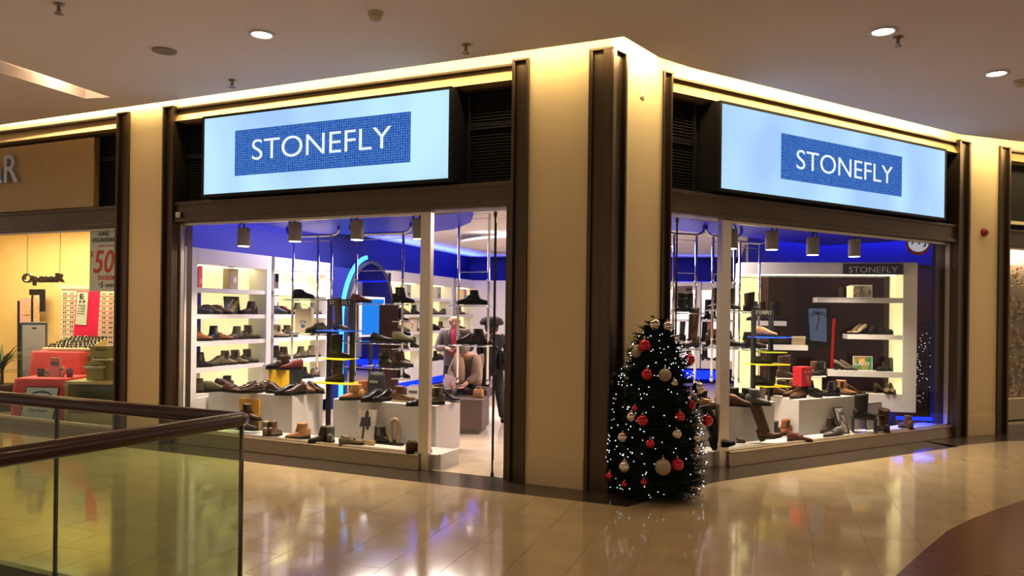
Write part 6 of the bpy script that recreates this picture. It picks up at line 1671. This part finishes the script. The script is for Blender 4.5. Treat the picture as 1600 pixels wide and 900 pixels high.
# red banner with an eye chart
dB = 13.3
t = thing('eye_chart_banner', 'bright red banner with a white eye chart in the optician shop', 'poster', at(136, 530, dB))
rdm = M('banner_red', (.85, .012, .10), .5)
m = MB(); m.hexa([at(114, 530, dB), at(152, 533, dB), at(152, 533, dB + .02), at(114, 530, dB + .02), at(120, 455, dB), at(157, 455, dB), at(157, 455, dB + .02), at(120, 455, dB + .02)]); m.build('banner', rdm, t)
dC = dB - .012
m = MB(); m.hexa([at(117.5, 507, dC), at(135, 508, dC), at(135, 508, dC + .01), at(117.5, 507, dC + .01), at(121, 456.5, dC), at(138, 456.5, dC), at(138, 456.5, dC + .01), at(121, 456.5, dC + .01)]); m.build('chart', M('chart_white', (.66, .76, .66), .5), t)
for body_, px, py, h, wd in (('E', 127.8, 463, 8, 6.5), ('F P', 128.5, 471.5, 4.5, 9.5), ('T O Z', 127.5, 477.5, 3.2, 11), ('L P E D', 127, 482, 2.2, 11), ('P E C F D', 126.5, 486, 1.8, 11), ('E D F C Z P', 126, 490, 1.5, 11)):
    text('chart_letter', body_, ink, t, at(px, py, dC - .004), Vector((1, .0, 0)), UP, h / FOC * dC, wd / FOC * dC, .003, weight=.02)
m = MB(); m.box(at(134, 532, dB), (.5, .25, .03)); m.build('foot', black, t)
# cloth-covered tables
red_c = M('coral_cloth', (.80, .13, .15), .8, var=.05)
def cloth_table(px0, px1, pyt, pyb, d, depth, label):
    a, b = at(px0, pyt, d), at(px1, pyt, d); zt = a.z
    cx, w = (a.x + b.x) / 2, b.x - a.x
    t = thing('display_table', 'table under ' + label, 'table', (cx, d + depth / 2, 0))
    m = MB(); m.box((cx, d + depth / 2, zt - .03), (w - .06, depth - .06, .03)); m.build('tabletop', M('table_wood', (.2, .13, .08), .5), t)
    for sx in (-1, 1):
        for sy in (-1, 1): m = MB(); m.box((cx + sx * (w / 2 - .08), d + depth / 2 + sy * (depth / 2 - .08), (zt - .045) / 2), (.05, .05, zt - .045)); m.build('leg', MATS['table_wood'], t)
    n = 44; per = []
    for k in range(n):
        f = k / n * 4; sd = int(f); q = f - sd
        c_ = [(-1, -1), (1, -1), (1, 1), (-1, 1)]; p, r = c_[sd], c_[(sd + 1) % 4]
        per.append((p[0] + (r[0] - p[0]) * q, p[1] + (r[1] - p[1]) * q))
    rings = [[Vector((cx + x * w / 2 * .01, d + depth / 2 + y * depth / 2 * .01, zt - .008)) for x, y in per], [Vector((cx + x * w / 2, d + depth / 2 + y * depth / 2, zt - .010)) for x, y in per]]
    rings.insert(1, [Vector((cx + x * w / 2 * .985, d + depth / 2 + y * depth / 2 * .985, zt - .008)) for x, y in per]); rings.append([Vector((cx + x * (w / 2 + .006), d + depth / 2 + y * (depth / 2 + .006), zt - .035)) for x, y in per])
    for zf, am in ((.75, .012), (.4, .022), (.03, .03)):
        rings.append([Vector((cx + x * (w / 2 + .01 + am * (1 + math.sin(k * 1.9))), d + depth / 2 + y * (depth / 2 + .01 + am * (1 + math.sin(k * 1.9))), max(.02, (zt - .01) * zf))) for k, (x, y) in enumerate(per)])
    m = MB(); m.loft(rings, cap=False); tag(m.build('tablecloth', red_c), label, 'tablecloth'); return zt, cx, w
zA, cxA, wA = cloth_table(50, 128, 548, 600, 12.6, .7, 'coral red cloth on the rear optician table')
zB, cxB, wB = cloth_table(24, 99, 590, 655, 11.75, .7, 'coral red cloth on the front optician table')
lime = M('cabinet_lime', (.55, .55, .34), .45)
def cab(px0, px1, pyt, d, dep, label):
    a, b = at(px0, pyt, d), at(px1, pyt, d); zt = a.z; cx, w = (a.x + b.x) / 2, b.x - a.x
    t = thing('display_cabinet', label, 'cabinet', (cx, d + dep / 2, 0)); e = .05
    m = MB(); m.box((cx, d + dep / 2, zt - .02), (w, dep, .04)); m.build('top', lime, t)
    m = MB(); m.box((cx - w / 2 + e / 2, d + dep / 2, (zt - .04) / 2), (e, dep, zt - .04)); m.box((cx + w / 2 - e / 2, d + dep / 2, (zt - .04) / 2), (e, dep, zt - .04)); m.box((cx, d + dep - .02, (zt - .04) / 2), (w - 2 * e, .04, zt - .04)); m.build('side_panel', lime, t)
    m = MB(); m.box((cx, d + dep / 2, .06), (w - 2 * e, dep - .04, .12)); m.box((cx, d + dep / 2, zt * .5), (w - 2 * e, dep - .1, .02)); m.build('shelf', lime, t)
    m = MB(); m.box((cx, d + .012, zt * .5 + .05), (w - 2 * e, .012, zt - .22)); m.build('glass_front', acryl, t); return zt
zC = cab(101, 185, 596, 11.6, .6, 'pale lime display cabinet beside the coral tables')
zD = cab(133, 163, 552, 12.75, .5, 'pale lime cabinet behind the stepped eyewear stand')
# sloped tray of spectacles on the rear table
a, b = at(64, 548, 12.7), at(146, 546, 12.9); t = thing('spectacle_tray', 'sloped pale tray full of spectacles on the rear coral table', 'tray', Vector(((a.x + b.x) / 2, 13.0, zA)))
m = MB(); zt = zA + .005; m.hexa([(a.x, 12.72, zt), (b.x, 12.72, zt), (b.x, 13.25, zt), (a.x, 13.25, zt), (a.x, 12.72, zt + .03), (b.x, 12.72, zt + .03), (b.x + .05, 13.25, zt + .20), (a.x + .25, 13.25, zt + .20)]); m.build('tray', M('tray_pale', (.62, .62, .46), .5), t)
for k in range(60):
    f, g = (k % 10 + .5) / 10 + rg.uniform(-.02, .02), (k // 10 + .5) / 6
    x = (a.x + .25 * g) * (1 - f) + (b.x + .05 * g) * f; y = 12.72 + .53 * g; z = zt + .036 + .17 * g
    o = link_mesh('spectacles', gl_me, rg.choice(fr_ms)); o.location = (x, y, z + .012); o.rotation_euler = (R(rg.uniform(-10, 25)), 0, R(rg.uniform(-30, 30))); o.scale = (.75, .5, .9)
    o['label'] = f'dark spectacles on the sloped tray, {NUM[k // 10]} row from front, {NUM[k % 10]} from left'; o['category'] = 'spectacles'; o['group'] = 'spectacles on the sloped tray'
for k, px in enumerate((101, 112, 123, 134)):
    p = at(px, 527, 13.25); t = thing('price_tag', f'small white price tag standing behind the spectacle tray, {NUM[k]} from left', 'price tag', p)
    m = MB(); m.box(p, (.07, .006, .055)); m.build('card', M('tag_white', (.75, .8, .7), .5), t); m = MB(); m.box(p - UP * .005 - Vector((0, .004, 0)), (.045, .002, .010)); m.build('print', ink, t)
# stepped olive stand with two ledges
dO = 11.75; t = thing('eyewear_stand', 'stepped olive eyewear stand on the lime cabinet', 'display stand', at(160, 596, dO)); ol = M('olive_card', (.32, .30, .10), .5)
def hb(px0, px1, py0, py1, d, th): return [at(px0, py1, d), at(px1, py1, d), at(px1, py1, d) + Vector((0, th, 0)), at(px0, py1, d) + Vector((0, th, 0)), at(px0, py0, d), at(px1, py0, d), at(px1, py0, d) + Vector((0, th, 0)), at(px0, py0, d) + Vector((0, th, 0))]
m = MB(); m.hexa(hb(141, 180, 541, 594, dO + .1, .04)); m.hexa(hb(135, 160, 565, 594, dO + .02, .04)); m.build('panel', ol, t)
m = MB(); m.hexa(hb(143, 172, 561, 563.5, dO - .05, .18)); m.hexa(hb(129, 155, 573, 575.5, dO - .10, .18)); m.build('ledge', M('ledge_pale', (.62, .66, .52), .4), t)
for k, (px, py) in enumerate(((152, 560.0), (162, 560.0), (138, 572.2), (147, 572.2))):
    o = link_mesh('spectacles', gl_me, fr_ms[k % 3]); o.location = at(px, py, dO) ; o.scale = (.75, .5, .9); tag(o, f'pair of spectacles on the {"upper" if k < 2 else "lower"} ledge of the olive stand, {"left" if k % 2 == 0 else "right"} one', 'spectacles')
text('lettering', 'Chopard', ink, t, at(158, 546.5, dO + .095), Vector((1, 0, 0)), UP, .05, .17, .003, shear=.3)
# silver board, dark stand, framed card and small packs on the tables
dM = 13.1; t = thing('silver_board', 'tall rounded silver board with dark rim behind the coral tables', 'display panel', at(52, 586, dM))
m = MB(); m.hexa(hb(32, 72, 503, 600, dM, .05)); m.build('rim', M('board_rim', (.06, .07, .09), .4), t, bevel=.01)
m = MB(); m.hexa(hb(35, 70, 508, 597, dM - .012, .012)); m.build('face', M('board_face', (.42, .44, .47), .35), t); m = MB(); m.hexa(hb(50, 57, 511.5, 513.5, dM - .016, .004)); m.build('print', ink, t)
m = MB(); m.hexa(hb(36, 68, 600, 670, dM, .05)); m.build('stand', black, t)
dN = 14.0; t = thing('floor_display', 'dark framed floor display with small pictures left of the yellow pillar', 'display stand', at(45, 600, dN))
m = MB(); m.hexa(hb(27, 31, 470, 660, dN, .25)); m.hexa(hb(45.5, 68.5, 452, 461, dN, .05)); m.hexa(hb(61, 68.5, 461, 487, dN, .05)); m.hexa(hb(49, 51, 461, 660, dN, .05)); m.build('frame', black, t)
m = MB(); m.hexa(hb(31, 48, 466, 505, dN - .01, .04)); m.build('red_panel', M('panel_cream_red', (.62, .35, .28), .5), t)
m = MB(); m.hexa(hb(36, 47, 478, 492, dN - .02, .01)); m.hexa(hb(52, 61, 461, 503, dN - .02, .02)); m.build('picture', picture_mat('small_pictures', [(.7, .55, .3), (.5, .3, .15), (.8, .7, .5)], 8), t)
t, q, X, Z = leaning_card('framed_card', (at(46, 658, 11.2).x, 11.35, .05), at(76, 650, 11.3).x - at(20, 650, 11.3).x, .50, R(-6), 0, M('card_blue', (.55, .68, .72), .4), 'black framed pale blue card leaning at the foot of the front coral table', 'sign', black, 16)
text('lettering', 'Optisyen', M('card_ink', (.03, .12, .30), .5), t, q(0, .14, -.003), X, Z, .07, .30, .003, shear=.2)
m = MB()
for k in range(9):
    a0, a1 = math.pi * k / 9, math.pi * (k + 1) / 9
    m.hexa([q(.19 * math.cos(a0), .33 + .08 * math.sin(a0), -.003), q(.19 * math.cos(a1), .33 + .08 * math.sin(a1), -.003), q(.19 * math.cos(a1), .33 + .08 * math.sin(a1), -.001), q(.19 * math.cos(a0), .33 + .08 * math.sin(a0), -.001), q(.18 * math.cos(a0), .36 + .08 * math.sin(a0), -.003), q(.18 * math.cos(a1), .36 + .08 * math.sin(a1), -.003), q(.18 * math.cos(a1), .36 + .08 * math.sin(a1), -.001), q(.18 * math.cos(a0), .36 + .08 * math.sin(a0), -.001)])
m.build('printed_arc', MATS['card_ink'], t)
pk = [(61, 9, 13, (.05, .10, .08), 'dark green packet', 'left end'), (71, 7, 10, (.30, .45, .32), 'pale green packet', 'beside the dark green one'), (84, 15, 30, (.62, .35, .40), 'pink leaflet holder', 'in the middle'), (95, 6, 17, (.75, .62, .45), 'cream bottle', 'beside the leaflet holder'), (106, 9, 14, (.16, .05, .22), 'purple can', 'at the right end')]
for px, w_, h_, c, nm, wh in pk:
    p = at(px, 586, 12.0); p.z = zB - .006 if px < 99 else zB - .006; x = p.x
    if x > cxB + wB / 2 - .06: x = cxB + wB / 2 - .06
    p = Vector((x, 12.05, zB - .008)); ww, hh = w_ / 100, h_ / 100
    t = thing(nm.split(' ', 1)[1].replace(' ', '_') if nm.split()[0] in ('pink', 'cream', 'purple') else 'packet', f'{nm} {wh} of the front coral table' if 'end' in wh or 'middle' in wh else f'{nm} {wh} on the front coral table', 'package', p); mt = M('pack_' + nm.replace(' ', '_'), c, .4)
    m = MB()
    if nm in ('cream bottle', 'purple can'): m.lathe(p, [(ww / 2, 0), (ww / 2, hh * .85), (ww / 3, hh * .92), (ww / 3, hh)], 14)
    else: m.box(p + UP * hh / 2, (ww, .05, hh))
    m.build('body', mt, t)
    m = MB(); m.box(p + Vector((0, -.03 if nm not in ('cream bottle', 'purple can') else -ww / 2, hh * .7)), (ww * .8, .012, hh * .18)); m.build('label_strip', M('pack_label', (.2, .2, .3), .5), t)
# potted dracaena at the far left
pp = at(3, 600, 12.7); pp.z = 0; t = thing('potted_plant', 'potted spiky plant with long arching leaves at the far left', 'plant', pp)
m = MB(); m.lathe(pp, [(.15, 0), (.20, .42), (.19, .45), (.15, .44)], 18); m.build('pot', M('pot_dark', (.06, .05, .045), .5), t)
m = MB(); m.tube([pp + UP * .3, pp + UP * .8], [.03, .02], 8); m.build('stem', M('stem_brown', (.12, .08, .05), .8), t)
gm = M('leaf_green', (.075, .105, .03), .45, var=.2)
for k in range(26):
    a = k * 2.4; el = R(75 - (k % 13) * 5.5); ln = .62 - .012 * (k % 13); b = pp + UP * (.62 + .018 * (k % 11)); h = Vector((math.cos(a), math.sin(a), 0)); s = Vector((-h.y, h.x, 0)); m = MB(); rr = []
    for j in range(6):
        f = j / 5; c = b + h * ln * (f * math.cos(el) + .25 * f * f) + UP * ln * (f * math.sin(el) - .55 * f * f * (1 - math.sin(el) * .6)); w_ = .022 * math.sin(math.pi * min(1, f * .8 + .2)) + .002
        rr.append([c - s * w_, c + UP * .004, c + s * w_, c - UP * .004])
    m.loft(rr); m.build('leaf', gm, t)
t = thing('plant_tag', 'small white round tag hanging on the spiky plant', 'tag', pp + Vector((.05, -.22, .80))); m = MB(); m.lathe(pp + Vector((.05, -.22, .80)), [(.001, 0), (.05, 0), (.05, .004), (.001, .004)], 14, axis=Vector((0, -1, 0))); m.build('disc', M('tag_cream', (.6, .58, .5), .5), t)
m = MB(); m.tube([pp + Vector((.05, -.22, .84)), pp + Vector((.02, -.05, .92))], .003, 4); m.build('string', black, t)

# ---------------------------------------------------------------- flower shop sliver at the far right
ef = Plane((E.P(E.u(1574), .5, 0).x, E.P(E.u(1574), .5, 0).y), (E.d.x, E.d.y))
m = MB(); m.pbox(ef, -.4, 4, .35, .45, 0, 3.2); struct(m.build('wall_flower_back', M('flower_wall_base', (.42, .34, .25), .7)))
m = MB(); wallseg(m, E.P(E.u(1560), .16, 0), ef.P(-.3, .4, 0), .08, 0, 3.2); struct(m.build('wall_flower_side', yel))
m = MB(); p4 = [E.P(E.u(1562), .12, 0), E.P(4.4, .12, 0), ef.P(3.6, .45, 0), ef.P(-.3, .45, 0)]; m.prism([(p.x, p.y) for p in p4], -.02, .0); struct(m.build('floor', MATS['optician_floor']))
m = MB(); m.prism([(p.x, p.y) for p in p4], 3.2, 3.25); struct(m.build('ceiling', MATS['optician_ceiling']))
m = MB(); m.pbox(E, E.u(1574), 4.2, .03, .16, 0, .12); struct(m.build('sill_flower', sill_m))
window('window_4', E, E.u(1574) + .02, 4.2, WG, .12, 2.84)
pb_ = ef.P(.0, .0, 0); t = thing('flower_display', 'cream panel thick with pale flower heads in the far right window', 'flower wall', ef.P(.6, .1, .45))
m = MB(); m.pbox(ef, -.1, 2.2, .14, .2, .45, 2.62); m.build('backing', M('flower_back', (.38, .29, .20), .8), t)
fl = MB(); rf_ = random.Random(2)
for k in range(330):
    u, z = rf_.uniform(-.08, 1.5), rf_.uniform(.47, 2.6); r = rf_.uniform(.028, .055); c = ef.P(u, .12, z)
    for ring_ in range(2):
        for q_ in range(5):
            a = q_ * 1.257 + ring_ * .6; dirp = ef.d * math.cos(a) + UP * math.sin(a); out = -ef.n * (.02 + .02 * ring_)
            e_ = (ef.d * -math.sin(a) + UP * math.cos(a)) * r * .45
            k1 = r * (1 - .4 * ring_); fl._add([c, c + dirp * k1 * .6 + e_ + out * .6, c + dirp * k1 + out, c + dirp * k1 * .6 - e_ + out * .6], [(0, 1, 2, 3)])
o = fl.build('flower_heads', M('petal_cream', (.66, .54, .38), .7, var=.25, scale=18), t, kind='stuff')
m = MB(); m.pbox(ef, -.2, 2.4, -.05, .22, .12, .45); tag(m.build('flower_plinth', M('plinth_cream', (.6, .48, .33), .5)), 'cream plinth under the flower panel in the far right window', 'plinth')

# ---------------------------------------------------------------- dim fir with lights, in place of tree lights reflected in dark glass
dp = at(1450, 640, 12.3); dp.z = 0
t = thing('reflected_fir', 'dim fir with white lights standing in for reflections right of the display frame', 'tree', dp)
V, Fc = [], []
for z in [.1 + .09 * k for k in range(18)]:
    r = .34 * (1 - z / 1.8) + .03
    for k in range(18):
        a = 2 * math.pi * (k + rt.random()) / 18
        for f in (.45, .8): spray(dp + UP * z + Vector((math.cos(a), math.sin(a), -.1)) * r * f, Vector((math.cos(a), math.sin(a), .1 + rt.uniform(-.3, .3))), .12, .03)
nb = bpy.data.meshes.new('foliage'); nb.from_pydata(V, [], Fc); nb.materials.append(needle); nb.transform(INV[t.name]); fo = bpy.data.objects.new('foliage', nb); COL.objects.link(fo); fo.parent = t; fo['kind'] = 'stuff'
m = MB(); m.tube([dp, dp + UP * 1.7], [.03, .006], 8); m.build('trunk', MATS['tree_stem'], t)
t2 = thing('light_string', 'tiny white lights on the dim fir, standing in for reflected lights', 'lights', dp); m = MB(); mw_ = MB(); wire = []
for k in range(150):
    z = .25 + 1.25 * rt.random(); a = rt.random() * 6.283; r = (.34 * (1 - z / 1.8) + .05); c = dp + Vector((r * math.cos(a), r * math.sin(a), z)); s_ = .0055
    m._add([c + UP * s_, c + Vector((s_, 0, 0)), c + Vector((0, s_, 0)), c - Vector((s_, 0, 0)), c - Vector((0, s_, 0)), c - UP * s_], [(0, 1, 2), (0, 2, 3), (0, 3, 4), (0, 4, 1), (5, 2, 1), (5, 3, 2), (5, 4, 3), (5, 1, 4)])
b_ = m.build('bulbs', GLOW('fairy_bulb_dim', (.75, .85, 1), 3.5), t2); b_['kind'] = 'stuff'
mw_.tube([dp + Vector((.30 * (1 - k / 130) * math.cos(k * .35), .30 * (1 - k / 130) * math.sin(k * .35), .2 + k * .0125)) for k in range(110)], .002, 3); mw_.build('wire', black, t2)
print('OBJECTS', len(bpy.data.objects), 'TRIS', sum(len(o.data.polygons) for o in bpy.data.objects if o.type == 'MESH'))
